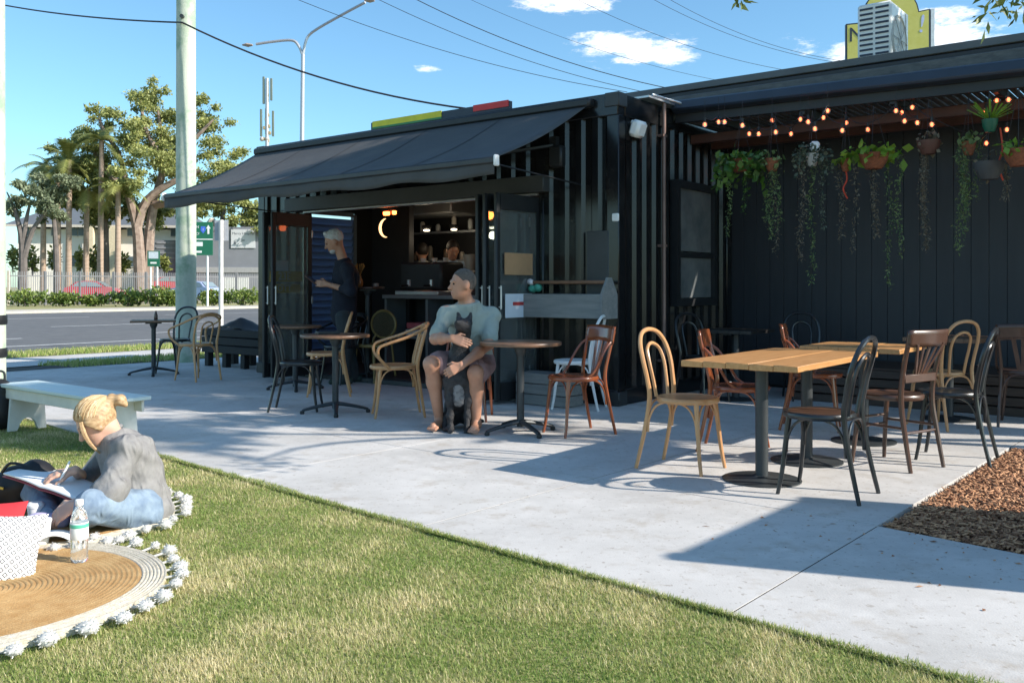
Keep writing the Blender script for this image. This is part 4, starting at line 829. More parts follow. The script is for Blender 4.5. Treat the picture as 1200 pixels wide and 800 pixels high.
MB().box((0, 0, 0), (.20, .26, .012), bev=.005).build('case', mat('tablet_case', (.12, .06, .05), .5), tab); MB().box((0, 0, .0075), (.17, .23, .002)).build('screen', mat('tablet_screen', (.03, .03, .035), .15, var=0), tab)

# ---- the woman drawing on the lawn
wo = thing('person', 'blonde woman in grey shirt and jeans sitting cross-legged drawing in a sketchbook', 'person', P(150, 612))
J = dict(pel=q(161, 589, 4.62), ab=q(160, 562, 4.63), ch=q(149, 535, 4.59), nb=q(133, 512, 4.56), hd=q(112, 494, 4.50), sl=q(147, 526, 4.42), sr=q(128, 522, 4.73), el=q(131, 575, 4.31), er=q(98, 560, 4.80), wl=q(90, 590, 4.25), wr=q(88, 551, 4.54), hl=q(166, 598, 4.50), hr=q(158, 598, 4.74), kl=q(107, 593, 4.22), kr=q(45, 578, 4.66), al=q(95, 618, 4.52), ar=q(62, 612, 4.38))
hp, at, M = head_prims(J['hd'], (-.72, -.34, -.60), .93)
body = hp + [('c', J['nb'], V3(J['hd']) - V3(M[:, 2]) * .06 - V3(M[:, 1]) * .03, .05, .048), ('c', J['ch'], J['ab'], .10, .10), ('c', J['ab'], J['pel'], .10, .11), ('c', J['sl'], J['sr'], .045, .045)]
for s_ in 'lr': body += [limb(J['s' + s_], J['e' + s_], .042, .034), limb(J['e' + s_], J['w' + s_], .034, .023), limb(J['h' + s_], J['k' + s_], .085, .05), limb(J['k' + s_], J['a' + s_], .05, .033), ('c', J['a' + s_], J['a' + s_] + Vector((-.13, -.06, -.01)), .033, .024)]
body += hand_prims(J['wl'], (-.85, -.15, -.5), (.3, .8, -.4), (0, -.3, 1), .55, .98) + hand_prims(J['wr'], (-.9, -.36, -.12), (.2, .3, -.9), (-.3, -.8, .3), .5, .98)
ob = [sdf_mesh('body', body, SKIN2, res=.006, k=.025)]
SHIRT = mat('grey_cotton_shirt', (.19, .185, .185), .9, c2=(.27, .265, .26), scale=24, bump=.2, bscale=250)
ts = [('c', V3(J['nb']) + [.01, .0, -.03], J['ch'], .075, .135), ('c', J['ch'], J['ab'], .135, .135), ('c', J['ab'], J['pel'], .135, .15), ('c', J['pel'], J['pel'] + Vector((.03, 0, -.03)), .15, .145), ('c', J['sl'], J['sr'], .068, .068)] + [limb(J['s' + s_], J['e' + s_], .066, .068) for s_ in 'lr'] + [limb(J['e' + s_], lerp(J['e' + s_], J['w' + s_], .22), .068, .058) for s_ in 'lr']
ob.append(sdf_mesh('grey_shirt', ts, SHIRT, res=.0065, k=.04, noise=.0105, nscale=30, cuts=[(V3(J['nb']) + V3((-.02, 0, .02)), (-.75, -.1, .65)), ((0, 0, .008), (0, 0, -1))]))
sp_ = nrm(V3((-.75, -.1, .65))); nb = V3(J['nb']) + [-.012, 0, .005]; s1 = nrm(np.cross(sp_, [0, 0, 1])); s2 = np.cross(s1, sp_)
ob.append(MB().tube([nb + (s1 * math.cos(a) + s2 * math.sin(a)) * .066 for a in np.linspace(0, 2 * math.pi, 20)], .011, 8).build('collar', SHIRT))
JEAN = mat('light_denim', (.13, .19, .28), .85, c2=(.27, .35, .43), scale=14, bump=.2, bscale=250)
tr_ = [('c', J['pel'], J['pel'] + Vector((-.04, 0, -.01)), .125, .125)]
for s_ in 'lr': tr_ += [limb(J['h' + s_], J['k' + s_], .105, .072), limb(J['k' + s_], lerp(J['k' + s_], J['a' + s_], .85), .072, .05)]
ob.append(sdf_mesh('jeans', tr_, JEAN, res=.0065, k=.03, noise=.005, nscale=45, cuts=[((0, 0, .006), (0, 0, -1))]))
SH2 = mat('lilac_shoe', (.45, .42, .62), .7, var=.1)
for s_ in 'lr': a = V3(J['a' + s_]); a[2] = .045; ob.append(sdf_mesh('shoe', [('c', a + [.03, .02, 0], a + [-.06, -.03, 0], .04, .042), ('c', a + [-.06, -.03, 0], a + [-.14, -.07, -.008], .042, .032)], SH2, res=.007, k=.03, cuts=[((0, 0, .008), (0, 0, -1))]))
HB = mat('blonde_hair', (.26, .14, .06), .5, c2=(.62, .43, .24), scale=9, stretch=(1.5, 9, 9), bump=.12, bscale=40)
f_, u_ = M[:, 1], M[:, 2]
pony = at(0, -.105, .045)
hprims = [('e', at(0, -.020, .028), (.077, .096, .096), M), ('e', at(.068, .005, .0), (.018, .042, .046), M), ('e', at(-.068, .005, .0), (.018, .042, .046), M), ('c', at(0, -.095, .035), V3(pony) + [.02, .0, .02], .035, .024), ('c', V3(pony) + [.03, 0, .012], V3(pony) + [.065, 0, .012], .022, .026), ('c', V3(pony) + [.065, 0, .012], V3(pony) + [.09, 0, -.012], .024, .012)]
ob.append(sdf_mesh('hair', hprims, HB, res=.006, k=.02, noise=.001, nscale=90, cuts=[(at(0, .048, .03), tuple(M[:, 1] * .88 - M[:, 2] * .47))]))
ob.append(MB().tube([at(-.06, .05, .05), at(-.07, .075, -.01), at(-.055, .085, -.08), at(-.03, .08, -.15)], [.012, .012, .009, .004], 6, smooth=3).build('fringe', HB)); ob.append(MB().tube([at(.06, .05, .05), at(.07, .07, -.01), at(.06, .08, -.07), at(.045, .08, -.13)], [.012, .012, .009, .004], 6, smooth=3).build('fringe', HB))
ob.append(MB().tube([V3(pony) + [.018, .022 * math.cos(a), .012 + .024 * math.sin(a)] for a in np.linspace(0, 6.28, 14)], .007, 6).build('hair_tie', BLACKM))
wv = nrm(V3(J['wl']) - V3(J['el'])); ws = nrm(np.cross(wv, [0, 0, 1])); wu = np.cross(ws, wv); wc = V3(J['wl']) - wv * .012
ob.append(MB().tube([wc + (ws * math.cos(a) + wu * math.sin(a)) * .0285 for a in np.linspace(0, 6.28, 18)], .007, 6).build('watch', mat('watch_metal', (.35, .35, .33), .3, metal=.7)))
hc = V3(at(0, -.020, .028)); pd = nrm(V3(pony) - hc); rgh = random.Random(4)
for mi in range(3):
    mb = MB()
    for i in range(34):
        th = rgh.uniform(-1.5, 1.5); el = rgh.uniform(.05, .5) if abs(th) < .9 else rgh.uniform(-.25, .35); sd_ = nrm(M[:, 0] * math.sin(th) * math.cos(el) + M[:, 1] * math.cos(th) * math.cos(el) * .75 + M[:, 2] * (math.sin(el) + .25 * math.cos(th)))
        pts_ = []
        for k in range(9):
            t_ = k / 8; d_ = nrm(sd_ * (1 - t_) + pd * t_ + M[:, 2] * .25 * math.sin(math.pi * t_)); loc_ = d_ @ M; rr_ = 1 / math.sqrt(((loc_ / np.array((.0775, .0965, .0965))) ** 2).sum()); pts_.append(hc + d_ * (rr_ * (1.0 + .012 * rgh.random()) + (.016 * t_ ** 6)))
        mb.tube(pts_, [.0015] + [.0042] * 7 + [.003], 5)
    o = mb.build('hair_strands', mat('blonde_strand_%d' % mi, ((.55, .38, .20), (.34, .20, .09), (.70, .54, .34))[mi], .45, var=.1)); stuff(o); ob.append(o)
kids(wo, ob)
fk = thing('tmp', '', ''); face_bits(at, M, .98, fk, HB); fl_ = list(fk.children)
for o in fl_: o.parent = None
kids(wo, fl_); bpy.data.objects.remove(fk)
# sketchbook and pen
c4 = [q(4, 553, 4.58), q(92, 585, 4.30), q(118, 567, 4.56), q(47, 544, 4.86)]
for c_ in c4: c_.z -= .004
bk = thing('sketchbook', 'large open sketchbook resting on the woman\'s lap', 'book', (c4[0] + c4[2]) / 2); o0 = bk.location.copy()
def bkf(u, v):
    p_ = (c4[0].lerp(c4[1], u)).lerp(c4[3].lerp(c4[2], u), v); p_.z += .006 * math.sin(math.pi * abs(2 * u - 1) ** .8) + .004 * math.sin(v * 5); return p_ - o0
o = MB().grid(bkf, 24, 8).build('pages', mat('white_paper', (.82, .82, .81), .8, var=.03), bk); o.modifiers.new('Solid', 'SOLIDIFY').thickness = .008
o = MB().grid(lambda u, v: bkf(-.01 + 1.02 * u, -.01 + 1.02 * v) - Vector((0, 0, .016)), 20, 6).build('cover', mat('red_cover', (.35, .05, .06), .6), bk); o.modifiers.new('Solid', 'SOLIDIFY').thickness = .004
p0, p1 = q(66, 572, 4.46), q(82, 540, 4.50)
pn_ = thing('pen', 'white pen in the woman\'s drawing hand', 'pen', p0); MB().tube([(0, 0, 0), (p1 - p0) * .12], [.0015, .005], 8).build('tip', BLACKM, pn_); MB().tube([(p1 - p0) * .12, (p1 - p0)], .0058, 8).build('barrel', WHITEP, pn_)

for m_, sc_, st_ in ((TEE, 9, .7), (SHORT, 12, .7), (NAVY, 8, .6), (TROU, 8, .5), (SHIRT, 12, 1.0), (JEAN, 11, .8)): folds(m_, sc_, st_)
# ================================================================== picnic things on the lawn
JUTE = mat('jute_braid', (.42, .24, .085), .9, c2=(.60, .40, .18), scale=16, bump=.4, bscale=160)
RUGW = mat('cream_cotton_braid', (.46, .41, .31), .95, c2=(.66, .61, .51), scale=40, bump=.4, bscale=160)
POM = leafmat('white_pompom', (.80, .79, .76), (.84, .83, .81), .4, .95)
t_ = JUTE.node_tree; b_ = t_.nodes['Principled BSDF']; src_ = b_.inputs['Base Color'].links[0].from_socket; tc_ = t_.nodes.new('ShaderNodeTexCoord'); wv_ = t_.nodes.new('ShaderNodeTexWave'); wv_.wave_type = 'RINGS'; wv_.rings_direction = 'Z'
wv_.inputs['Scale'].default_value = 16.5; wv_.inputs['Distortion'].default_value = 1.2; wv_.inputs['Detail'].default_value = 2; wv_.inputs['Detail Scale'].default_value = 3; t_.links.new(tc_.outputs['Object'], wv_.inputs['Vector'])
mr_ = t_.nodes.new('ShaderNodeMapRange'); mr_.inputs[3].default_value = .45; mr_.inputs[4].default_value = 0; t_.links.new(wv_.outputs['Fac'], mr_.inputs[0])
mx2 = t_.nodes.new('ShaderNodeMix'); mx2.data_type = 'RGBA'; t_.links.new(mr_.outputs[0], mx2.inputs[0]); t_.links.new(src_, mx2.inputs[6]); mx2.inputs[7].default_value = (.24, .12, .04, 1); t_.links.new(mx2.outputs[2], b_.inputs['Base Color'])
pm_me = None
def rug(c, r, label, a0, a1, seed, wave=.012):
    global pm_me
    t = thing('round_rug', label, 'rug', (c[0], c[1], 0)); rj = r * .86; rg = random.Random(seed); ph = rg.random() * 6
    zf = lambda rr_, a: .004 + wave * max(0, math.sin(a * 2 + ph + rr_ * 3)) * (rr_ / r) ** 2 + .006
    def surf(r0, r1, turns_w, name, m):
        nr = max(2, int((r1 - r0) / turns_w)) * 4; vs = []; seg = 72
        for i in range(nr + 1):
            rr_ = r0 + (r1 - r0) * i / nr; bmp = abs(math.sin(math.pi * (rr_ - r0) / turns_w))
            for k in range(seg): a = 2 * math.pi * k / seg; vs.append((rr_ * math.cos(a), rr_ * math.sin(a), zf(rr_, a) + .0055 * bmp))
        fs = [(i * seg + k, i * seg + (k + 1) % seg, (i + 1) * seg + (k + 1) % seg, (i + 1) * seg + k) for i in range(nr) for k in range(seg)]
        for k in range(seg): a = 2 * math.pi * k / seg; vs.append((r1 * math.cos(a), r1 * math.sin(a), -.006))
        fs += [(nr * seg + k, nr * seg + (k + 1) % seg, (nr + 1) * seg + (k + 1) % seg, (nr + 1) * seg + k) for k in range(seg)]
        return MB().add(vs, fs).build(name, m, t, ang=60)
    surf(.004, rj, .019, 'jute_braid', JUTE); surf(rj, r, .014, 'cream_border', RUGW)
    if pm_me is None:
        mb = MB(); vs = []; rg2 = random.Random(3)
        s0 = MB().sphere((0, 0, 0), 1, 14, 9); mb.add([(x * k * .92, y * k * .92, z * k * .92) for (x, y, z) in s0.v for k in (1 + .22 * math.sin(x * 9 + y * 7) * math.sin(z * 8 + x * 5),)], s0.f); cr_ = np.random.default_rng(5); dd = cr_.normal(size=(120, 3)); dd /= np.linalg.norm(dd, axis=1)[:, None]
        for d_ in dd:
            t_ = np.cross(d_, cr_.normal(size=3)); t_ /= np.linalg.norm(t_); b_ = d_ * .75; tp_ = d_ * cr_.uniform(.95, 1.25) + cr_.normal(size=3) * .12; mb.add([b_ - t_ * .13, b_ + t_ * .13, tp_ + t_ * .05, tp_ - t_ * .05], [(0, 1, 2, 3)])
        ob_ = mb.build('pompom', POM, ang=180); pm_me = ob_.data; bpy.data.objects.remove(ob_)
    npm = int((a1 - a0) / .165)
    for i in range(npm):
        a = a0 + (a1 - a0) * (i + .5) / npm + rg.uniform(-.02, .02); rr_ = r + .055 + rg.uniform(-.012, .02)
        o = link('pompom', pm_me, t, (rr_ * math.cos(a), rr_ * math.sin(a), .022), rg.random() * 6); sz = rg.uniform(.022, .033); o.scale = (sz * rg.uniform(.9, 1.2), sz, sz * .72)
        MB().tube([(r * math.cos(a), r * math.sin(a), .01), (rr_ * math.cos(a), rr_ * math.sin(a), .018)], .005, 6).build('tassel_cord', POM, t)
    return t
rug((-2.03, 3.47), .67, 'round jute rug with cream border and white pompoms under the water bottle', -math.pi, math.pi, 1)
rug((-2.33, 4.58), .60, 'round jute rug with white pompoms under the seated woman', -math.pi, math.pi, 5)
# water bottle
bp_ = P(93, 661); bo = thing('water_bottle', 'clear plastic water bottle with white and green label on the jute rug', 'bottle', (bp_.x, bp_.y, .014))
PET = mat('clear_plastic', (.93, .96, .97), .05, var=0, trans=.92)
MB().lathe([(.001, 0), (.03, 0), (.034, .006), (.035, .02), (.033, .03), (.035, .04), (.033, .05), (.035, .06), (.034, .075), (.035, .085), (.035, .165), (.034, .18), (.028, .205), (.017, .225), (.0135, .232), (.0135, .244), (.001, .244)], seg=24).build('bottle_body', PET, bo)
MB().lathe([(.0355, .095), (.0362, .096), (.0362, .165), (.0355, .166)], seg=24).build('label_band', mat('bottle_label', (.80, .82, .80), .4, var=.03), bo)
MB().lathe([(.0364, .145), (.0368, .146), (.0368, .16), (.0364, .161)], seg=24).build('green_stripe', mat('mint_stripe', (.10, .50, .33), .4, var=.05), bo)
MB().lathe([(.015, .236), (.0165, .238), (.0165, .258), (.015, .26), (.001, .26)], seg=18).build('cap', WHITEP, bo)
# paper cups and a cloth
for (x, y, h_, lab, tz) in ((49, 640, .10, 'white paper cup on the rug beside the water bottle', .012),):
    p = P(x, y); c_ = thing('paper_cup', lab, 'cup', (p.x, p.y, tz))
    MB().lathe([(.001, 0), (.027, 0), (.028, .004), (.039, h_ - .004), (.041, h_), (.037, h_ - .002), (.026, .006), (.001, .006)], seg=22).build('cup_wall', mat('paper_white', (.80, .80, .79), .7, var=.03), c_)
    MB().lathe([(.041, h_), (.0425, h_ + .004), (.041, h_ + .012), (.034, h_ + .013), (.001, h_ + .01)], seg=22).build('lid', WHITEP, c_)
p = P(44, 618); c_ = thing('paper_cup', 'white lidded takeaway cup behind the paper cup on the rug', 'cup', (p.x - .01, p.y, .014)); MB().lathe([(.001, 0), (.027, 0), (.038, .09), (.001, .09)], seg=20).build('cup_wall', MATS['paper_white'], c_); MB().lathe([(.04, .088), (.04, .1), (.03, .11), (.001, .108)], seg=20).build('lid', WHITEP, c_)
p = P(70, 637); nap = MB().grid(lambda u, v: ((u - .5) * .17, (v - .5) * .15, .018 + .035 * abs(math.sin(u * 3.3 + .4)) * (1 - v * .5) + .008 * math.sin(v * 14)), 16, 12).build('napkin', MATS['paper_white'], loc=(p.x, p.y, .006), rotz=.4); nap.modifiers.new('Solid', 'SOLIDIFY').thickness = .002
tag(nap, 'crumpled white napkin on the rug between cup and water bottle', 'napkin')
p = P(40, 632); ph = thing('phone', 'dark blue phone lying on the rug beside the paper cup', 'phone', (p.x - .02, p.y + .02, .02), .7); MB().box((0, 0, .004), (.07, .145, .008), bev=.003).build('case', mat('blue_case', (.03, .06, .14), .3), ph)
# cushions
def cushion(name, label, c, rot, size, m, thick=.07):
    t = thing(name, label, 'cushion', c); t.rotation_euler = rot
    s0 = MB()
    for sg in (1, -1):
        s0.grid(lambda u, v: ((u - .5) * size * (1 - .10 * math.sin(math.pi * v)), (v - .5) * size * (1 - .10 * math.sin(math.pi * u)), sg * thick * (math.sin(math.pi * u) * math.sin(math.pi * v)) ** .55), 18, 18)
    s0.build('cover', m, t, ang=75); return t
CUS = bpy.data.materials.new('patterned_cushion'); CUS.use_nodes = True; t_ = CUS.node_tree; b_ = t_.nodes['Principled BSDF']; b_.inputs['Roughness'].default_value = .9
tcn = t_.nodes.new('ShaderNodeTexCoord'); mpn = t_.nodes.new('ShaderNodeMapping'); mpn.inputs['Scale'].default_value = (42, 42, 1); mpn.inputs['Rotation'].default_value = (0, 0, R(45)); ck = t_.nodes.new('ShaderNodeTexVoronoi'); ck.inputs['Randomness'].default_value = 0; ck.inputs['Scale'].default_value = 1; ck.distance = 'CHEBYCHEV'
rp = t_.nodes.new('ShaderNodeValToRGB'); rp.color_ramp.interpolation = 'CONSTANT'
e_ = rp.color_ramp.elements; e_[0].color = (.78, .77, .75, 1); e_[1].position = .17; e_[1].color = (.10, .10, .11, 1); x_ = e_.new(.33); x_.color = (.78, .77, .75, 1)
t_.links.new(tcn.outputs['Object'], mpn.inputs[0]); t_.links.new(mpn.outputs[0], ck.inputs[0]); t_.links.new(ck.outputs['Distance'], rp.inputs[0]); t_.links.new(rp.outputs[0], b_.inputs['Base Color'])
cushion('cushion', 'white cushion with small grey lattice pattern leaning on the jute rug', q(-6, 650, 3.66), (R(66), R(8), R(24)), .34, CUS)
cushion('cushion', 'plain red cushion behind the patterned cushion', q(-24, 632, 3.98), (R(70), R(4), R(12)), .34, mat('red_cotton', (.52, .03, .04), .85, var=.1, scale=10))
# black bag by the woman's knee
p = P(27, 600); bg_ = thing('black_bag', 'soft black bag slumped beside the woman\'s knee', 'bag', (p.x, p.y, 0)); a = V3(p)
o = sdf_mesh('bag_body', [('c', a + [-.10, .0, .10], a + [.07, .03, .13], .095, .10), ('c', a + [-.05, 0, .17], a + [.06, .02, .20], .07, .07)], mat('black_nylon', (.012, .012, .014), .6, var=.2, bump=.2, bscale=40), res=.009, k=.05, noise=.008, nscale=30, cuts=[((0, 0, .01), (0, 0, -1))]); kids(bg_, [o])
o = MB().tube([V3((-.08, -.05, .22)), V3((-.02, -.08, .27)), V3((.05, -.05, .25))], .008, 6, smooth=4).build('strap', BLACKM, bg_)
MB().box((-.06, -.105, .15), (.035, .006, .012), (0, .2, 0)).build('gold_tag', mat('brass_tag', (.6, .45, .12), .3, metal=.8), bg_)
# ================================================================== poles
POLEM = mat('pale_green_pole_timber', (.40, .47, .37), .85, c2=(.58, .61, .52), scale=3.2, stretch=(2.2, 2.2, .35), bump=.25, bscale=40); stain(POLEM, (.16, .30, .18), 1.6, .5, .60, .6)
def pole(loc, h, r0, r1, label, bands=()):
    t = thing('timber_pole', label, 'pole', (loc.x, loc.y, 0)); MB().tube([(0, 0, -.3), (0, 0, h * .5), (0, 0, h)], [r0, (r0 + r1) / 2, r1], 20).build('shaft', POLEM, t)
    for z in bands: MB().lathe([(r0 + .004, -.04), (r0 + .008, -.035), (r0 + .008, .035), (r0 + .004, .04)], (0, 0, z), 20).build('band', BLACKM, t)
    return t
pA = P(218, 424); tA = pole(pA, 9.0, .157, .135, 'pale timber power pole rising behind the awning corner')
br2 = MB(); br2.box((.0, -.15, 6.2), (.05, .05, .22)); br2.tube([(0, -.14, 5.33), (0, -.2, 5.33)], .03); br2.build('bracket', STEELDK, tA)
pB = Vector((-4.47, 7.75, 0)); pole(pB, 9.0, .155, .13, 'green timber pole with black bands beside the white bench', (.61, .89))
bb = thing('black_backpack', 'black bag standing against the banded green pole', 'bag', (-4.22, 7.50, 0)); a = V3(bb.location)
o = sdf_mesh('bag_body', [('c', a + [0, 0, .12], a + [.01, .0, .30], .13, .11), ('c', a + [0, -.06, .12], a + [0, -.06, .2], .09, .08)], MATS['black_nylon'], res=.012, k=.05, noise=.006, nscale=26, cuts=[((0, 0, .004), (0, 0, -1))]); kids(bb, [o])
MB().tube([(-.03, 0, .40), (-.03, 0, .47), (.04, 0, .47), (.05, 0, .40)], .009, 6, smooth=4).build('strap', BLACKM, bb)
# overhead wires
WIREM = mat('black_cable', (.02, .02, .025), .6, var=0)
def wire(pts, r, label):
    a_, b_ = pts; n_ = 18; P_ = [a_.lerp(b_, i / n_) - Vector((0, 0, 4 * (i / n_) * (1 - i / n_) * pts_sag)) for i in range(n_ + 1)]
    return tag(MB().tube(P_, r, 5).build('overhead_wire', WIREM), label, 'wire', 'overhead wires above the cafe')
pts_sag = .12
wp = Vector((pA.x, pA.y - .17, q(218, 30, 14.2).z)); wire((wp, q(-60, -8, 19)), .014, 'black cable running left from the timber power pole')
pts_sag = .25; wire((wp, q(600, 133, 12.5)), .014, 'black cable running from the timber power pole down behind the roof sign')
pts_sag = .3
for (x0, y0, x1, y1, rr_) in ((330, -8, 735, 108, .008), (420, -12, 765, 110, .008), (465, -12, 790, 105, .011), (510, -20, 850, 96, .005), (650, -14, 930, 84, .006), (745, -12, 985, 74, .006), (765, -12, 990, 72, .006)):
    wire((q(x0, y0, 24), q(x1, y1, 24)), rr_, 'thin black power wire crossing the sky above the cafe roof')
# ================================================================== things on the roof
ac = thing('air_conditioner', 'white air conditioning unit standing on the pergola roof', 'air conditioner', W(1.85, 2.25, 3.27), ANG + R(90))
WAC = mat('white_enamel', (.74, .74, .72), .35, var=.04)
s_ac = .93
acp = q(1040, 20, 9.0)
MB().box((0, 0, .42), (.62, .34, .76), bev=.02).build('case', WAC, ac)
for z in np.arange(.12, .78, .052):
    for y in (-.078, .078): MB().box((-.312, y, z), (.01, .13, .02)).build('louvre', mat('ac_slot', (.03, .04, .07), .5, var=0), ac)
MB().lathe([(.001, .0), (.23, 0), (.24, .012), (.25, 0), (.26, .006), (.26, -.01), (.001, -.01)], (0, 0, 0), 30).build('fan_grille', mat('fan_grey', (.48, .48, .46), .5, var=.1), ac).matrix_local = Matrix.Translation((-.04, -.174, .44)) @ Matrix.Rotation(R(90), 4, 'X')
for k in range(8): a = k * math.pi / 4; MB().tube([(-.04, -.19, .44), (-.04 + .25 * math.cos(a), -.187, .44 + .25 * math.sin(a))], .004, 5).build('grille_rib', mat('rib_grey', (.35, .35, .34), .5, var=0), ac)
MB().box((.2, -.172, .42), (.006, .008, .7)).build('panel_seam', MATS['rib_grey'], ac)
for x in (-.22, .22): MB().box((x, 0, .02), (.08, .36, .06)).build('foot', GALV, ac)
for x in (-.22, .22): MB().box((x, 0, -.06), (.05, .5, .12)).build('stand', GALV, ac)
ys = thing('yellow_sign', 'yellow arched billboard with dark outline behind the air conditioner', 'sign', q(1040, 60, 30), R(-10))
pxm = 30 / F
YEL = mat('mustard_panel', (.52, .48, .10), .5, c2=(.58, .54, .15), scale=4); SIGNB = mat('sign_outline', (.02, .03, .05), .5, var=0)
def prof(ins):
    out_ = [(-47 + ins, -40), (-47 + ins, 33 - ins), (-30 + ins * .6, 34 - ins)]
    out_ += [((34 - ins) * math.cos(a) * -.92 + 3, 40 + (34 - ins) * math.sin(a)) for a in np.linspace(.1, math.pi - .15, 14)]
    out_ += [(34 - ins * .6, 44 - ins), (46 - ins, 46 - ins), (46 - ins, -40)]; return [(x * pxm, y * pxm) for x, y in out_]
RX = Matrix.Rotation(R(90), 4, 'X')
MB().prism(prof(0), -.10, .10, RX).build('outline', SIGNB, ys); MB().prism(prof(1.5), .10, .106, RX).build('face', YEL, ys)
MB().box((49 * pxm, .06, 3 * pxm), (4 * pxm, .3, 86 * pxm)).build('edge', mat('sign_edge', (.6, .66, .72), .5), ys)
text('N', 24 * pxm, SIGNB, ys, (-35 * pxm, -.112, 19 * pxm), (R(90), 0, 0), ext=.002); text('!', 30 * pxm, mat('sign_lilac', (.45, .5, .75), .5), ys, (37 * pxm, -.112, 28 * pxm), (R(90), R(8), 0), ext=.002)
MB().tube([(0, .1, -40 * pxm), (0, .1, -q(1040, 60, 30).z)], .12, 10).build('post', STEELDK, ys)

# ================================================================== hanging plants and string lights under the pergola
BULBG = mat('bulb_glass', (1, .85, .7), .02, var=0, trans=.95, spec=.7); FILA = mat('bulb_filament', (1, .35, .12), .4, var=0, emit=(1, .17, .07), es=3.2)
bulbs = [(826, 146), (842, 143), (849, 143), (870, 147), (878, 157), (889, 157), (909, 155), (927, 157), (938, 140), (947, 143), (955, 151), (965, 138), (970, 130), (987, 153), (992, 144), (1017, 152), (1050, 130), (1057, 132), (1069, 126), (1075, 144), (1092, 146), (1155, 130), (1168, 118), (1182, 117), (1180, 152), (1156, 168), (1060, 142), (905, 141)]
bulb0 = None
for i, (x, y) in enumerate(bulbs):
    Yd = 8.75 + .5 * ((i * 37 % 10) / 10) - (x - 820) / 380 * 1.0; pos = q(x, y, Yd)
    if bulb0 is None:
        bulb0 = thing('festoon_bulb', 'glowing round festoon bulb hanging under the pergola roof', 'bulb', pos, 0, 'festoon bulbs under the pergola')
        MB().sphere((0, 0, 0), .026, 12, 8).build('globe', BULBG, bulb0); MB().sphere((0, 0, 0), .009, 8, 6, (1, 1, 1.5)).build('filament', FILA, bulb0); MB().tube([(0, 0, .028), (0, 0, .065)], .012, 8).build('socket', BLACKM, bulb0); b_ = bulb0
    else: b_ = copy_tree(bulb0); b_.location = pos
order = sorted(range(len(bulbs)), key=lambda i: bulbs[i][0]); prev = None
fw = MB()
allb = [o for o in bpy.data.objects if o.name.startswith('festoon_bulb')]; allb.sort(key=lambda o: o.location.x)
for o in allb:
    p = o.location + Vector((0, 0, .06))
    if prev is not None: fw.tube([prev, (prev + p) / 2 - Vector((0, 0, .03)), p], .0045, 5, smooth=3)
    fw.tube([p, p + Vector((0, 0, .18))], .002, 4); prev = p
tag(fw.build('festoon_cable', WIREM), 'black cable carrying the festoon bulbs under the pergola', 'cable')
GRL = leafmat('pothos_leaf', (.025, .075, .015), (.10, .20, .03), .2, .35); YGL = leafmat('bright_leaf', (.10, .22, .02), (.30, .45, .06), .3, .4); MOSS = leafmat('air_moss', (.10, .085, .06), (.22, .19, .14), .2, .9); STRG = leafmat('string_vine', (.07, .13, .04), (.20, .26, .10), .2, .6); GREYL = leafmat('grey_green_leaf', (.03, .05, .025), (.16, .19, .14), .2, .6)
BASK = mat('terracotta_basket', (.22, .07, .03), .8, var=.3, scale=40, bump=.5, bscale=60)
hr = np.random.default_rng(11)
def hanging(x, y, Yd, label, kind, leaf_m, n, rx, drop, strands=(), pot=BASK, potr=.11, poth=.12, hang=True, size=.05, potname='basket', leafy=True):
    c = q(x, y, Yd); t = thing('hanging_plant', label, 'plant', c)
    if pot:
        MB().lathe([(.001, -poth), (potr * .55, -poth), (potr * .9, -poth * .5), (potr, 0), (potr * .93, 0), (potr * .5, -poth * .4), (.001, -poth * .4)], seg=18).build(potname, pot, t)
    if hang:
        w_ = MB()
        for k in range(3): a = k * 2.09; w_.tube([(potr * math.cos(a), potr * math.sin(a), 0), (0, 0, max(.1, 2.83 - c.z))], .0025, 4)
        w_.build('hanger', WIREM, t)
    if leafy:
        ang = hr.random(n) * 6.283; rad = rx * np.sqrt(hr.random(n)); z = .10 * hr.random(n) - drop * (rad / rx) ** 1.5 * hr.random(n)
        C = np.stack([rad * np.cos(ang), rad * np.sin(ang) * .8, z], 1); Vv, Q = leaf_quads(C, size, .75, .6, rg=hr); np_mesh('foliage', Vv, Q, leaf_m, t, rnd=hr.random(n))
    for (dx, L, m_, fat) in strands:
        base = np.array([dx, hr.normal() * .05, -.02]); k = int(L / .012); zz = -np.arange(k) * .012; wob = .02 * np.sin(np.arange(k) * .09 + hr.random() * 6)[:, None] * [[1, .6, 0]]
        C = base + np.stack([np.zeros(k), np.zeros(k), zz], 1) + wob; C = np.repeat(C, fat, 0) + hr.normal(size=(k * fat, 3)) * .008 * min(fat, 4) ** .5; Vv, Q = leaf_quads(C, .028, .35, .8, rg=hr); np_mesh('trailing_vine', Vv, Q, m_, t, rnd=hr.random(len(Q)))
    return t
hanging(868, 187, 8.9, 'bushy green trailing pothos hanging nearest the container window', 'p', GRL, 300, .26, .34, [(-.12, .72, STRG, 3), (.04, .5, GRL, 3), (.30, .62, STRG, 3), (.33, .9, MOSS, 3)], size=.075)
hanging(905, 186, 8.75, 'thin green vine pot hanging between the pothos and the grey tillandsia', 'p', STRG, 60, .12, .2, [(-.02, .75, STRG, 4), (.06, .65, STRG, 3)], potr=.07)
hanging(952, 180, 8.6, 'grey green small leaved plant in a hanging pot with a pale tag', 'p', GREYL, 420, .2, .28, [(-.10, 1.0, MOSS, 4), (0, 1.2, STRG, 3), (.1, .7, GREYL, 4)], size=.035, pot=mat('pale_pot', (.45, .42, .38), .8), potr=.06)
hanging(991, 186, 8.5, 'small pot with two bright leaves and a red tag cord', 'p', YGL, 16, .1, .12, [(-.03, .75, MOSS, 4)], size=.075, potr=.05)
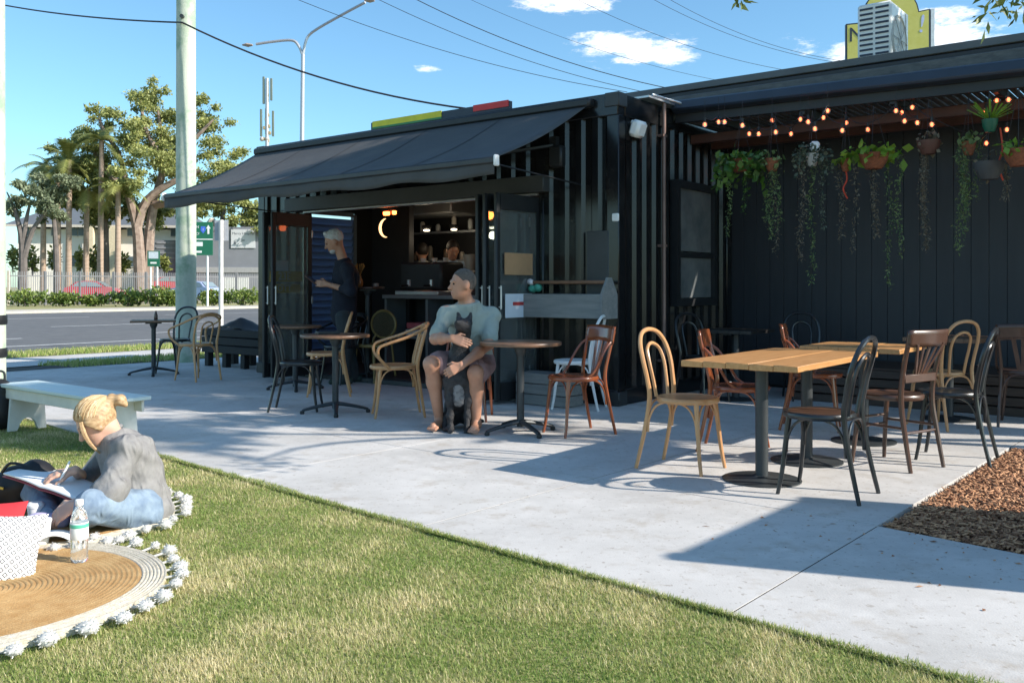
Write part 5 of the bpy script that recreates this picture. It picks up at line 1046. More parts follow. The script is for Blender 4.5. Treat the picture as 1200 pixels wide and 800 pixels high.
hanging(1024, 180, 8.35, 'terracotta basket with broad lime leaves and long roots', 'p', YGL, 95, .26, .14, [(-.15, .9, MOSS, 2), (.02, .75, MOSS, 6), (.15, 1.2, STRG, 3), (.2, .95, STRG, 3)], size=.085, potr=.13, poth=.14)
hanging(1088, 165, 8.15, 'brown bark mount with hanging grey air moss', 'p', MOSS, 60, .1, .15, [(0, .95, MOSS, 8), (-.05, .5, MOSS, 5)], pot=BEAMR, potr=.10, potname='bark_mount')
hanging(1135, 166, 8.0, 'long string succulent trailing pale green strands', 'p', STRG, 40, .1, .1, [(-.07, .95, STRG, 4), (-.03, .8, STRG, 4), (.02, .55, STRG, 3), (.07, .5, STRG, 3), (-.05, .65, STRG, 3)], potr=.06)
t = hanging(1160, 140, 7.8, 'small green pot with spiky bright fern on the pergola beam', 'p', YGL, 0, .1, .1, [], pot=mat('green_pot', (.01, .10, .06), .4), potr=.065, poth=.11, potname='pot', leafy=False)
fr = MB()
for k in range(26): a = k * 2.4; e = .3 + .6 * ((k * 7) % 10) / 10; d_ = Vector((math.cos(a) * math.cos(e), math.sin(a) * math.cos(e), math.sin(e))); fr.bar(Vector((0, 0, -.01)), d_ * .2, .016, .002)
fr.build('fronds', mat('bright_frond', (.16, .30, .03), .5, var=.3, scale=20), t)
hanging(1159, 190, 7.85, 'grey bowl planter with red cord and drooping dry strands', 'p', MOSS, 30, .12, .2, [(.14, .3, MOSS, 6)], pot=mat('grey_bowl', (.06, .062, .065), .7), potr=.125, poth=.15, potname='bowl')
hanging(1194, 175, 7.6, 'terracotta basket with lime leaves beyond the grey bowl planter', 'p', YGL, 60, .18, .1, [], size=.075, potr=.12, poth=.14)
for x, y, Yd, L, lb in ((1172, 150, 7.8, .45, 'red cord tied beside the grey bowl planter'), (990, 195, 8.5, .3, 'red cord dangling below the two leaved small pot')): c = q(x, y, Yd); tag(MB().tube([c, c + Vector((.02, 0, -L * .4)), c + Vector((-.015, 0, -L * .7)), c + Vector((.025, 0, -L))], .008, 5, smooth=4).build('red_cord', mat('red_cord', (.5, .05, .02), .6)), lb, 'cord')
lum = MB().box((0, 0, 0), (.09, .06, .10), bev=.02); tag(lum.build('white_tag', WHITEP, loc=q(955, 172, 8.6)), 'small white tag in the grey green hanging plant', 'tag')
# ================================================================== inside the cafe
cn = thing('service_counter', 'dark service counter with pale open front shelves inside the cafe', 'counter', W(-3.0, 1.05, .06), ANG)
GREYC = mat('counter_grey', (.16, .17, .18), .5, var=.1)
MB().box((0, .05, .98), (2.3, .62, .05), bev=.006).build('worktop', GREYC, cn); MB().box((0, .30, .48), (2.3, .04, .94)).build('back_panel', DARK, cn)
for x in (-1.13, -.38, .38, 1.13): MB().box((x, .04, .48), (.04, .5, .94)).build('upright', GREYC, cn)
MB().box((0, .04, .45), (2.22, .48, .03)).build('shelf', GREYC, cn)
for i, (x, z, c_) in enumerate(((-.7, .57, (.6, .6, .58)), (-.68, .66, (.5, .1, .12)), (-.2, .55, (.2, .3, .5)), (.1, .6, (.6, .58, .5)))): tag(MB().box((0, 0, 0), (.3, .25, .08), bev=.01).build('stacked_box', mat('box_%d' % i, c_, .6), loc=W(-3.0 + x, 1.05, z), rotz=ANG), ['white carton', 'dark red carton', 'blue carton', 'cream carton'][i] + ' on the counter shelf inside the cafe', 'box')
cf = thing('coffee_machine', 'black and steel espresso machine on the cafe counter', 'coffee machine', W(-3.55, 1.12, 1.06), ANG)
MB().box((0, 0, .25), (.75, .45, .36), bev=.03).build('case', BLACKM, cf); MB().box((0, -.05, .03), (.78, .5, .06), bev=.01).build('drip_tray', GALV, cf)
for x in (-.2, .2): MB().tube([(x, -.22, .2), (x, -.22, .12)], .03).build('group_head', GALV, cf); MB().tube([(x, -.22, .13), (x, -.38, .12)], .012).build('filter_handle', BLACKM, cf)
for x in (-.2, 0, .2): MB().lathe([(.03, 0), (.04, .06), (.001, .06)], (x, .05, .43), 12).build('warming_cup', mat('cup_white', (.6, .6, .58), .4), cf)
gr = thing('coffee_grinder', 'coffee grinder with pale hopper on the cafe counter', 'grinder', W(-2.95, 1.2, 1.06), ANG); MB().box((0, 0, .16), (.18, .24, .32), bev=.02).build('case', GREYC, gr); MB().lathe([(.05, 0), (.1, .18), (.1, .2), (.001, .21)], (0, 0, .32), 16).build('hopper', mat('hopper', (.3, .27, .22), .3), gr)
sh_ = thing('wall_shelf', 'long shelf with cups and jars on the back wall of the cafe', 'shelf', W(-4.35, 2.36, 1.55), ANG)
for z in (0, .42): MB().box((0, 0, z), (2.6, .26, .03)).build('board', GREYC, sh_)
for i in range(16):
    z = .015 if i % 2 else .435; x = -1.2 + i * .16; tag(MB().lathe([(.03, 0), (.038, .02), (.038, .09 + .05 * (i % 3)), (.02, .12 + .05 * (i % 3)), (.001, .12 + .05 * (i % 3))], seg=12).build('jar', mat('jar_%d' % (i % 4), ((.5, .47, .42), (.25, .22, .18), (.4, .42, .42), (.12, .08, .05))[i % 4], .4), loc=W(-4.35 + x, 2.36, 1.55 + z)), 'small jar on the long shelf at the back of the cafe', 'jar', 'jars on the cafe back shelf')
hd_ = thing('extraction_hood', 'grey metal extraction hood against the cafe back wall', 'hood', W(-4.5, 2.12, 2.2), ANG); MB().box((0, 0, .12), (1.4, .7, .24), bev=.02).build('canopy', mat('hood_steel', (.30, .30, .29), .4, metal=.6, var=.1), hd_)
def glow(name, label, loc, dims, colr, es, pw, cat='lamp', shape='box'):
    t = thing(name, label, cat, loc, ANG); e_m = mat(name + '_glow', colr, .5, var=0, emit=colr, es=es)
    MB().box((0, 0, .045), (dims[0] + .03, dims[1] + .03, .05), bev=.008).build('housing', BLACKM, t); MB().box((0, 0, 0), dims, bev=.01).build('element', e_m, t)
    if pw:
        l = bpy.data.lights.new(name, 'POINT'); l.energy = pw; l.color = colr; l.shadow_soft_size = .05; lo = bpy.data.objects.new('light', l); col.objects.link(lo); lo.parent = t; lo.location = (0, 0, -.1)
    return t
def inN(x, y, n): 
    k = (x - 600) / F; b = N0 + NX * n; e = (k * b.y - b.x) / (EX.x - k * EX.y); Yy = (b + EX * e).y; return W(e, n, CH + (HY - y) * Yy / F)
glow('heat_lamp', 'red glowing heat lamp pair left of the cafe opening', inN(453, 250, .35), (.09, .05, .05), (1, .16, .03), 9, .4); glow('heat_lamp', 'red glowing heat lamp beside the moon light', inN(462, 249, .35), (.045, .05, .05), (1, .16, .03), 9, 0); glow('heat_lamp', 'orange glowing heat lamp beside the right folding door', inN(573, 242, .35), (.09, .05, .05), (1, .22, .04), 10, 1.2)
for i, (x, y, n) in enumerate(((500, 270, 1.3), (532, 269, 1.9), (577, 267, 1.6))): glow('downlight', ['warm downlight above the coffee machine', 'warm downlight above the cafe back shelf', 'bright downlight beside the right folding door'][i], inN(x, y, n), (.07, .07, .02), (1, .85, .62), 4, 1.2)
mn = thing('moon_light', 'glowing crescent moon light hanging inside the cafe', 'lamp', inN(453, 267, .6), ANG)
MB().tube([(.12 * math.cos(a), 0, .12 * math.sin(a)) for a in np.linspace(R(95), R(275), 18)], [.002] + [.004 + .014 * math.sin(math.pi * i / 17) for i in range(1, 17)] + [.002], 8).build('crescent', mat('moon_glow', (1, .6, .3), .5, var=0, emit=(1, .55, .25), es=1.5), mn)
MB().tube([(-.03, 0, .11), (-.03, 0, .45)], .003, 5).build('cord', WIREM, mn)
def staff(label, pos, face, shirt, hair, bend=0.0):
    t = thing('person', label, 'person', (pos.x, pos.y, .06)); f = nrm((*face, 0)); sd = np.cross(f, [0, 0, 1]); o_ = V3(t.location)
    J_ = lambda s_, fw_, z: o_ + sd * s_ + f * fw_ + [0, 0, z]
    hp, at, M = head_prims(J_(0, .08 + bend, 1.60), nrm(V3((*face, -.35))), 1.05)
    bd = hp + [('c', J_(0, .03 + bend, 1.42), J_(0, .06 + bend, 1.54), .055, .052), ('c', J_(0, .02, 1.25), J_(0, 0, .95), .12, .13), ('c', J_(-.17, bend, 1.38), J_(.17, bend, 1.38), .05, .05)]
    for k in (-1, 1):
        bd += [('c', J_(k * .18, bend, 1.38), J_(k * .23, .03, 1.1), .048, .04), ('c', J_(k * .23, .03, 1.1), J_(k * .15, .27, 1.08), .04, .027), ('c', J_(k * .09, 0, .9), J_(k * .1, .02, .48), .085, .055), ('c', J_(k * .1, .02, .48), J_(k * .1, 0, .06), .055, .036), ('c', J_(k * .1, -.03, .035), J_(k * .1, .16, .03), .036, .03)]
        bd += hand_prims(J_(k * .15, .27, 1.08), f, (0, 0, -1), sd * -k, .5)
    ob = [sdf_mesh('body', bd, SKIN, res=.011, k=.03)]
    ob.append(sdf_mesh('shirt', [('c', J_(0, .02 + bend, 1.40), J_(0, .01, 1.2), .10, .15), ('c', J_(0, .01, 1.2), J_(0, 0, .88), .15, .145), ('c', J_(-.17, bend, 1.38), J_(.17, bend, 1.38), .065, .065)] + [('c', J_(k * .18, bend, 1.38), J_(k * .225, .025, 1.14), .065, .058) for k in (-1, 1)], shirt, res=.012, k=.05, noise=.004))
    ob.append(sdf_mesh('trousers', [('c', J_(0, 0, .92), J_(0, 0, .86), .14, .14)] + [x for k in (-1, 1) for x in (('c', J_(k * .09, 0, .86), J_(k * .1, .02, .48), .1, .075), ('c', J_(k * .1, .02, .48), J_(k * .1, 0, .1), .075, .06))], TROU, res=.012, k=.03))
    ob.append(sdf_mesh('hair', [('e', at(0, -.022, .03), (.088, .108, .108), M)], hair, res=.009, k=.02, cuts=[(at(0, .05, .04), tuple(M[:, 1] * .8 - M[:, 2] * .6))])); kids(t, ob)
    for o in ob: o.matrix_parent_inverse = Matrix.Translation(-t.location)
DHAIR = mat('dark_hair', (.02, .014, .01), .6, var=.3, scale=40)
s1 = inN(527, 330, 1.55); staff('barista in pale blue shirt bent over behind the counter', s1, (.35, -.9), mat('pale_blue_cotton', (.26, .36, .46), .9), DHAIR, .06)
s2 = inN(496, 330, 1.75); staff('kitchen worker in cream shirt beside the coffee machine', s2, (-.3, .9), mat('cream_cotton', (.30, .28, .24), .9), DHAIR, 0)
# ================================================================== trees
def tree(name, label, base, trunks, blobs, n, size, lm, bark, group=None, shell=.05, droop=.25, aspect=.5, branches=None, twig=True):
    t = thing(name, label, 'tree', base, 0, group); o0 = Vector(base)
    mb = MB()
    for pts, rr_ in trunks: mb.tube([Vector(p) - o0 for p in pts], rr_, 8, smooth=3)
    mb.build('trunk', bark, t)
    if branches:
        mb = MB()
        for pts, rr_ in branches: mb.tube([Vector(p) - o0 for p in pts], rr_, 6, smooth=3)
        mb.build('branches', bark, t)
    C, d, ix = blob_points(blobs, n, shell=shell); V, Q = leaf_quads(C - np.array(o0)[None], size, aspect, droop)
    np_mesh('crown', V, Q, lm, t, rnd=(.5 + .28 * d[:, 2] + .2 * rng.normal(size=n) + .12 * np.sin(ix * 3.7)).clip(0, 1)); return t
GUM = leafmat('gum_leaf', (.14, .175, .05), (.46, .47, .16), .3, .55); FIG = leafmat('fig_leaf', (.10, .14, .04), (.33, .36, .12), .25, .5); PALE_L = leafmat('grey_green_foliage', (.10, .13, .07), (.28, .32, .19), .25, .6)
BARK = mat('pale_gum_bark', (.20, .14, .11), .9, c2=(.36, .28, .23), scale=3, bump=.3, bscale=12); BARKD = mat('grey_bark', (.14, .12, .11), .9, var=.3, scale=3)
def sub(blobs, k, spread, rs, seed):                # break big lobes into many small clumps with gaps between
    rg = np.random.default_rng(seed); out_ = []
    for (x, y, z, r) in blobs:
        for _ in range(k):
            d = rg.normal(size=3); d /= np.linalg.norm(d); rr_ = r * spread * rg.random() ** .4; out_.append((x + d[0] * rr_, y + d[1] * rr_, z + d[2] * rr_ * .8, r * rs * rg.uniform(.6, 1.3), .6))
    return out_
def Q3(x, y, Y): return tuple(q(x, y, Y))
def bl(lst, Y, seed, k=9, spread=1.0, rs=.42): return sub([(*Q3(x, y, Y + dy), r * Y / F) for x, y, r, dy in lst], k, spread, rs, seed)
YT = 76.0
def gnd(x, Y): v = q(x, 336, Y); v.z = -.12; return v
# big spreading tree with two pale trunks, in front of the white building
b0 = gnd(165, YT)
big = bl([(165, 118, 24, 0), (190, 130, 28, 2), (150, 150, 30, -1), (118, 140, 24, 0), (195, 160, 36, 1), (160, 185, 38, -2), (118, 180, 32, 0), (200, 200, 34, 1), (245, 150, 30, 1), (262, 175, 26, 2), (250, 205, 30, 1), (150, 215, 26, -3), (215, 228, 26, 1), (255, 235, 24, 3), (240, 125, 18, 1), (185, 105, 16, 1), (105, 160, 22, 1), (268, 200, 18, 0)], YT, 3, k=10)
tr_ = [([b0, q(163, 300, YT), q(160, 265, YT), q(150, 225, YT), q(140, 180, YT)], [.6, .5, .42, .32, .15]), ([gnd(173, YT + 1), q(174, 290, YT + 1), q(180, 240, YT + 1), q(192, 190, YT + 1), q(185, 130, YT + 1)], [.55, .46, .38, .28, .1])]
brs = [([q(160, 265, YT), q(172, 235, YT), q(200, 215, YT), q(235, 200, YT)], [.45, .35, .28, .1]), ([q(180, 240, YT + 1), q(215, 235, YT), q(250, 225, YT)], [.4, .3, .12]), ([q(150, 225, YT), q(125, 200, YT), q(105, 170, YT)], [.35, .25, .1]), ([q(192, 190, YT + 1), q(225, 165, YT), q(250, 140, YT)], [.3, .2, .08]), ([q(140, 180, YT), q(120, 150, YT), q(115, 130, YT)], [.2, .15, .06]), ([q(192, 190, YT), q(170, 150, YT), q(165, 110, YT)], [.25, .18, .06])]
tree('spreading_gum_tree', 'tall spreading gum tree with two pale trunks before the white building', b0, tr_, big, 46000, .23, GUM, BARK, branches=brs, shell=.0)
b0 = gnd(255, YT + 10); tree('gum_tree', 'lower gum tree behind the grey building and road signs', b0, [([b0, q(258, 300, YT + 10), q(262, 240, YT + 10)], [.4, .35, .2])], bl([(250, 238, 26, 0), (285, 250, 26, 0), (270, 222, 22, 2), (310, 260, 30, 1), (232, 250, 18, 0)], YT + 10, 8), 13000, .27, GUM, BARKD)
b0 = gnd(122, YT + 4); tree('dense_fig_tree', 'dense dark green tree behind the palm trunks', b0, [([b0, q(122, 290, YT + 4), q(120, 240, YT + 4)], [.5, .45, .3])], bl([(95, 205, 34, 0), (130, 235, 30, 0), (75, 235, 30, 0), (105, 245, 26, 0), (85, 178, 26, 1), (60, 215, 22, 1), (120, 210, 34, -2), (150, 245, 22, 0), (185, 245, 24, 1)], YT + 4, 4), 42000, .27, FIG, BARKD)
b0 = gnd(26, 66); tr_ = [([b0, q(27, 310, 66), q(25, 275, 66), q(15, 240, 66)], [.35, .3, .22, .1]), ([q(27, 305, 66), q(38, 270, 66), q(55, 248, 66)], [.25, .18, .08]), ([q(26, 300, 66), q(30, 262, 66), q(36, 235, 66)], [.22, .16, .06])]
tree('frangipani_tree', 'low bare limbed tree with forked trunk behind the fence end', b0, tr_, bl([(20, 228, 18, 0), (40, 232, 18, 0), (58, 240, 16, 0), (8, 240, 16, 0), (30, 215, 14, 1)], 66, 6, k=7), 4200, .24, PALE_L, BARKD, branches=[([q(15, 240, 66), q(8, 225, 66)], [.1, .04]), ([q(38, 270, 66), q(48, 255, 66), q(60, 235, 66)], [.15, .1, .04])])
b0 = gnd(66, 70); tree('young_grey_tree', 'rounded grey green tree beside the palms', b0, [([b0, q(66, 300, 70), q(62, 240, 70)], [.25, .22, .12])], bl([(62, 232, 20, 0), (50, 215, 14, 0), (75, 218, 18, 0), (60, 252, 16, 0)], 70, 9), 11000, .22, PALE_L, BARKD)
FROND = leafmat('palm_frond', (.08, .12, .03), (.36, .36, .11), .25, .5)
def palm(label, x, ytop, Y, seed, r=.22, fl_=2.7, nf=14):
    rg = np.random.default_rng(seed); b0 = gnd(x, Y); tp = q(x + rg.uniform(-3, 3), ytop, Y); t = thing('palm_tree', label, 'tree', b0, 0); MB().tube([Vector((0, 0, 0)), (tp - b0) * .5, tp - b0], [r * 1.25, r, r * .85], 10).build('trunk', mat('palm_trunk', (.30, .22, .16), .9, c2=(.42, .32, .25), scale=5, stretch=(.3, .3, 2)), t)
    V, rn = [], []
    for i in range(nf):
        a = rg.random() * 6.28; el = rg.uniform(-.25, 1.2); p = np.array(tp - b0); dirv = np.array([math.cos(a) * math.cos(el), math.sin(a) * math.cos(el), math.sin(el)]); prev = p; c_ = rg.random()
        for s_ in range(12):
            dirv = dirv + [0, 0, -.13]; dirv /= np.linalg.norm(dirv); nx = prev + dirv * fl_ / 12; sd = np.cross(dirv, [0, 0, 1]); sd /= np.linalg.norm(sd) + 1e-6; wl = .75 * math.sin(math.pi * (s_ + 1.5) / 14)
            for k in (-1, 1):
                for sh_ in (0, .5):
                    b = prev * (1 - sh_) + nx * sh_; tip = b + sd * k * wl + dirv * .3 - np.array([0, 0, .25 * wl]); V += [b, b + dirv * .12, tip]; rn.append(c_ * .6 + rg.random() * .4)
            prev = nx
    np_mesh('fronds', np.array(V), np.arange(len(V)).reshape(-1, 3), FROND, t, rnd=rn)
for x, yt, Y, lab in ((68, 205, 74, 'palm tree with slim trunk closest to the low forked tree'), (80, 188, 74, 'palm tree with bright crown beside the slimmest palm'), (100, 222, 75, 'short palm tree between two taller palms'), (117, 165, 74, 'tall palm tree with ringed brown trunk'), (138, 222, 73, 'leaning palm tree next to the two trunked gum'), (50, 195, 78, 'palm tree crowning above the low forked tree')): palm(lab, x, yt, Y, int(x))
# small shrubs at the foot of the white building
def shrub(label, x, y0, y1, wpx, Y, lm, n, group=None, name='shrub', size=.35):
    b0 = q(x, y1, Y); hgt = (y1 - y0) * Y / F; t = thing(name, label, 'shrub', b0, 0, group); wd = wpx * Y / F / 2; rg = np.random.default_rng(x)
    st_ = MB()
    for k in range(4): a = k * 1.6; st_.tube([(0, 0, -.3), (math.cos(a) * wd * .3, math.sin(a) * wd * .2, hgt * .6)], .03, 5)
    st_.build('stems', BARKD, t); C = rg.normal(size=(n, 3)); C /= np.linalg.norm(C, axis=1)[:, None]; C *= (.45 + .55 * rg.random(n))[:, None]; C *= 1 + .18 * np.sin(C[:, :1] * 7 + x) * np.sin(C[:, 2:] * 6); C = C * [wd, wd * .6, hgt * .52] + [0, 0, hgt * .48]
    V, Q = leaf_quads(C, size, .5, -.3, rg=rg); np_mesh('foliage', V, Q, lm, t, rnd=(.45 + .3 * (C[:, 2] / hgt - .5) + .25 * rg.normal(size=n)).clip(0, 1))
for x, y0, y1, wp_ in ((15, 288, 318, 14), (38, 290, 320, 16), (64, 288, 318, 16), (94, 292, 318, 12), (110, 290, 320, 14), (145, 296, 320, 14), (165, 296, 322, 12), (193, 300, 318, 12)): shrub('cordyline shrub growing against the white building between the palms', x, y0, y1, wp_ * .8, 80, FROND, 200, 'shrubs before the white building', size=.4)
HEDGE = leafmat('hedge_leaf', (.06, .12, .02), (.28, .34, .08), .2, .5)
for x, wp_, y0 in ((30, 60, 340), (75, 46, 343), (110, 36, 346), (150, 50, 340), (185, 48, 336), (200, 30, 343), (250, 40, 340), (285, 50, 338)):
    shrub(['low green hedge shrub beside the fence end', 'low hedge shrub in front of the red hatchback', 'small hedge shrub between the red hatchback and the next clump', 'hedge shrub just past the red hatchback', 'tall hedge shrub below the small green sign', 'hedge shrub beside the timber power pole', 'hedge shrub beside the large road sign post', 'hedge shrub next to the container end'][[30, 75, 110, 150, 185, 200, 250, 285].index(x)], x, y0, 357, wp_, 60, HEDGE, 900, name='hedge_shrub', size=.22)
# ================================================================== fence
fe = thing('palisade_fence', 'long grey steel palisade fence along the far side of the road', 'fence', gnd(10, 63), 0); f0 = Vector(fe.location); f1 = gnd(310, 63 * 1.16); L_ = (f1 - f0).length; fd = (f1 - f0).normalized(); fm = mat('fence_grey', (.20, .20, .21), .6, var=.1, scale=2); ra_ = math.atan2(fd.y, fd.x)
HF = 2.35
for z in (.45, HF - .3): MB().bar(Vector((0, 0, z)), fd * L_ + Vector((0, 0, z)), .05, .07).build('rail', fm, fe)
pk_me = MB().box((0, 0, HF / 2), (.045, .03, HF)).build('picket', fm); pm = pk_me.data; bpy.data.objects.remove(pk_me)
npk = 130
for i in range(npk): o = link('picket', pm, fe, fd * (L_ * i / npk) + Vector((0, 0, 0)), ra_)
for i in range(9): MB().box(tuple(fd * (L_ * i / 8) + Vector((0, 0, HF / 2))), (.14, .14, HF + .1)).build('post', fm if i else mat('rendered_post', (.6, .52, .42), .8), fe)
# ================================================================== cars
def car(label, x, y, Y, c, rz, s=1.0):
    t = thing('parked_car', label, 'car', q(x, y, Y), rz); t.scale = (s, s, s); cm = mat('car_paint_%d' % x, c, .3, var=.03, coat=.8); gm = mat('car_glass', (.22, .28, .30), .08, var=0, spec=.9); tm = mat('tyre', (.02, .02, .02), .8)
    pr = [(-2.05, .35), (-2.1, .7), (-2.0, .98), (-1.55, 1.08), (-1.15, 1.42), (-.5, 1.52), (.35, 1.46), (.95, 1.05), (1.75, .92), (2.05, .72), (2.1, .38), (1.7, .28), (-1.7, .28)]
    def ext(prof_, hw, taper):
        mb = MB(); vs = []
        for yy, ins in ((-hw, 1), (-hw * .92, 0), (hw * .92, 0), (hw, 1)):
            for px_, pz in prof_: k = 1 - .03 * ins; vs.append((px_ * k, yy * (1 - taper * max(0, pz - .95) / .6), pz * (1 - .015 * ins) + .01 * ins))
        n_ = len(prof_); fs = [tuple(range(n_)), tuple(range(3 * n_, 4 * n_))] + [(l * n_ + i, l * n_ + (i + 1) % n_, (l + 1) * n_ + (i + 1) % n_, (l + 1) * n_ + i) for l in range(3) for i in range(n_)]
        return mb.add(vs, fs)
    ext(pr, .87, .22).build('body', cm, t)
    for s_ in (-1, 1):
        M_ = lambda px_, pz: (px_, s_ * (.875 * (1 - .22 * max(0, pz - .95) / .6)), pz)
        for poly in ([(-1.35, 1.08), (-1.05, 1.36), (-.5, 1.44), (-.35, 1.44), (-.35, 1.06)], [(-.28, 1.06), (-.28, 1.44), (.3, 1.38), (.8, 1.06)]): MB().add([M_(*p_) for p_ in poly], [tuple(range(len(poly)))]).build('window', gm, t)
        for px_ in (-1.3, 1.3):
            wl = MB().lathe([(.001, -.1), (.25, -.1), (.31, -.09), (.32, 0), (.31, .09), (.25, .1), (.001, .1)], seg=18).build('wheel', tm, t); wl.matrix_local = Matrix.Translation((px_, s_ * .8, .31)) @ Matrix.Rotation(R(90), 4, 'X')
            rm = MB().lathe([(.001, .105), (.19, .105), (.2, .1), (.001, .1)], seg=16).build('rim', GALV, wl); rm.scale = (1, 1, -s_)
        MB().box((1.98, s_ * .6, .72), (.12, .3, .13), bev=.03).build('headlight', mat('lamp_clear', (.7, .72, .7), .2), t); MB().box((-2.03, s_ * .62, .82), (.08, .26, .16), bev=.02).build('tail_light', mat('lamp_red', (.4, .02, .02), .3), t)
    MB().add([(.42, -.6, 1.44), (.42, .6, 1.44), (1.0, .68, 1.06), (1.0, -.68, 1.06)], [(0, 1, 2, 3)]).build('windscreen', gm, t).location = (.02, 0, .02)
    MB().add([(-1.2, -.6, 1.42), (-1.2, .6, 1.42), (-1.6, .66, 1.08), (-1.6, -.66, 1.08)], [(0, 1, 2, 3)]).build('rear_window', gm, t).location = (-.02, 0, .02); return t
car('bright red hatchback parked behind the palisade fence', 111, 352, 70, (.55, .05, .07), R(8)); car('red car parked behind the small green sign', 205, 343, 84, (.60, .06, .07), R(10)); car('pale blue car parked behind the timber power pole', 228, 352, 68, (.35, .42, .62), R(160), .95)
# ================================================================== buildings beyond the road
wb = thing('white_building', 'long white two storey building with grey roof behind the palms', 'building', gnd(10, 92), R(6)); k92 = 92 / F
WBW = mat('white_render', (.85, .80, .72), .85, var=.06, scale=.6); WROOF = mat('grey_tile_roof', (.13, .145, .16), .7, var=.12, scale=2)
zz = lambda y: CH + .12 + (HY - y) * k92; xx = lambda x: (x - 10) * k92
MB().box(((xx(20) + xx(215)) / 2, 5, zz(268) / 2), (xx(215) - xx(20), 9.9, zz(268))).build('wall', WBW, wb)
rfm = MB(); x0, x1 = xx(8), xx(225); rfm.add([(x0, -1, zz(264)), (x1, -1, zz(264)), (x1, 11, zz(264)), (x0, 11, zz(264)), (x0 + 3, 5, zz(236)), (x1 - 3, 5, zz(236))], [(0, 1, 5, 4), (2, 3, 4, 5), (1, 2, 5), (3, 0, 4), (3, 2, 1, 0)]); rfm.build('roof', WROOF, wb)
MB().box(((x0 + x1) / 2, -1.0, zz(265)), (x1 - x0, .1, .25)).build('gutter', mat('gutter_cream', (.6, .55, .48), .7), wb)
wg = mat('far_window_glass', (.10, .13, .15), .2, var=.1)
for x in (30, 62, 84, 92, 125, 148, 160, 198):
    for y0, y1 in ((266, 276), (300, 312)):
        wf_ = MB().box((xx(x), -.03, (zz(y0) + zz(y1)) / 2), (.75, .12, zz(y0) - zz(y1) + .1)).build('window', mat('frame_white', (.6, .58, .55), .6), wb); MB().box((xx(x), -.10, (zz(y0) + zz(y1)) / 2), (.6, .03, zz(y0) - zz(y1) - .06)).build('pane', wg, wf_)
for x in (106, 131): MB().box((xx(x), -.9, zz(265) / 2), (.6, .6, zz(265))).build('column', mat('cream_column', (.70, .60, .42), .8), wb)
MB().box((xx(123), -.04, (zz(270) + zz(298)) / 2), (.9, .12, zz(270) - zz(298))).build('door', mat('grey_blue_door', (.14, .17, .2), .6), wb)
gb = thing('grey_building', 'plain grey commercial building with a white sign panel behind the road signs', 'building', gnd(170, 84), R(7)); k84 = 84 / F; zg = lambda y: CH + .12 + (HY - y) * k84; xg = lambda x: (x - 170) * k84
GB = mat('grey_cladding', (.20, .21, .24), .7, var=.08, scale=.8)
MB().box(((xg(206) + xg(330)) / 2, 4, zg(265) / 2), (xg(330) - xg(206), 8, zg(265))).build('wall', GB, gb); MB().box(((xg(175) + xg(206)) / 2, 4.3, zg(281) / 2), (xg(206) - xg(175), 7.4, zg(281))).build('wing', GB, gb)
for y in (284, 290, 296, 302): MB().box(((xg(181) + xg(205)) / 2, .56, zg(y)), (xg(205) - xg(181), .06, .16)).build('cladding_strip', mat('strip_grey', (.26, .27, .30), .7), gb)
MB().box(((xg(206) + xg(330)) / 2, -.05, zg(316)), (xg(330) - xg(206), .2, .5)).build('band', mat('band_grey', (.33, .33, .34), .7), gb)
MB().box(((xg(259) + xg(288)) / 2, -.05, zg(333)), (xg(288) - xg(259), .1, 1.4)).build('garage_door', mat('white_door', (.7, .7, .68), .6), gb)
for a_, b_ in ((231, 246), (272, 288)): MB().lathe([(xg(b_) - xg(a_), 0), ((xg(b_) - xg(a_)) * .9, .6), ((xg(b_) - xg(a_)) * .4, 1.0), (.001, 1.05)], ((xg(a_) + xg(b_)) / 2, 3, zg(265)), 14, .5, .5).build('roof_vent', mat('vent_white', (.75, .68, .6), .6), gb)
pn2 = MB().box(((xg(268) + xg(296)) / 2, -.06, (zg(268) + zg(290)) / 2), (xg(296) - xg(268), .08, zg(268) - zg(290))).build('sign_panel', mat('pale_sign', (.55, .57, .6), .6, var=.03), gb)
text('Mercy Hospital', 4.1 * k84, mat('sign_text', (.06, .07, .1), .6), gb, ((xg(268) + xg(296)) / 2, -.105, zg(273)), (R(90), 0, 0))
MB().box((xg(272.5), -.104, zg(284)), (2.5 * k84, .01, 4 * k84)).build('printed_mark', mat('print_grey', (.25, .26, .28), .6), gb); MB().box((xg(282), -.104, zg(281)), (3.5 * k84, .01, 2 * k84)).build('printed_mark', MATS['print_grey'], gb)
# ================================================================== road signs and lamps
GRN = mat('road_sign_green', (.01, .13, .07), .5, var=.05); SW = mat('sign_white', (.75, .76, .75), .5, var=0); SBLU = mat('shield_blue', (.05, .14, .6), .5, var=0)
gs = thing('road_sign', 'large green direction sign with blue route shield beside the power pole', 'sign', gnd(228, 58), R(4)); k5 = 58 / F; zs = lambda y: CH + .12 + (HY - y) * k5
MB().box((0, 0, (zs(260) + zs(280)) / 2), (42 * k5, .06, 20 * k5 - .02)).build('upper_panel', GRN, gs); MB().box((0, 0, (zs(281) + zs(299)) / 2), (42 * k5, .06, 18 * k5)).build('lower_panel', GRN, gs)
MB().box((0, -.034, zs(280.4)), (42 * k5, .01, .06)).build('divider', SW, gs)
for x in (-12, 14.5): MB().tube([(x * k5, .06, 0), (x * k5, .06, zs(299))], .07, 8).build('post', SW, gs)
MB().prism([(-.14, .2), (.14, .2), (.16, -.05), (0, -.25), (-.16, -.05)], .032, .042, Matrix.Translation((10 * k5, 0, zs(269))) @ RX).build('route_shield', SBLU, gs); text('1', .22, SW, gs, (10 * k5, -.05, zs(269)), (R(90), 0, 0))
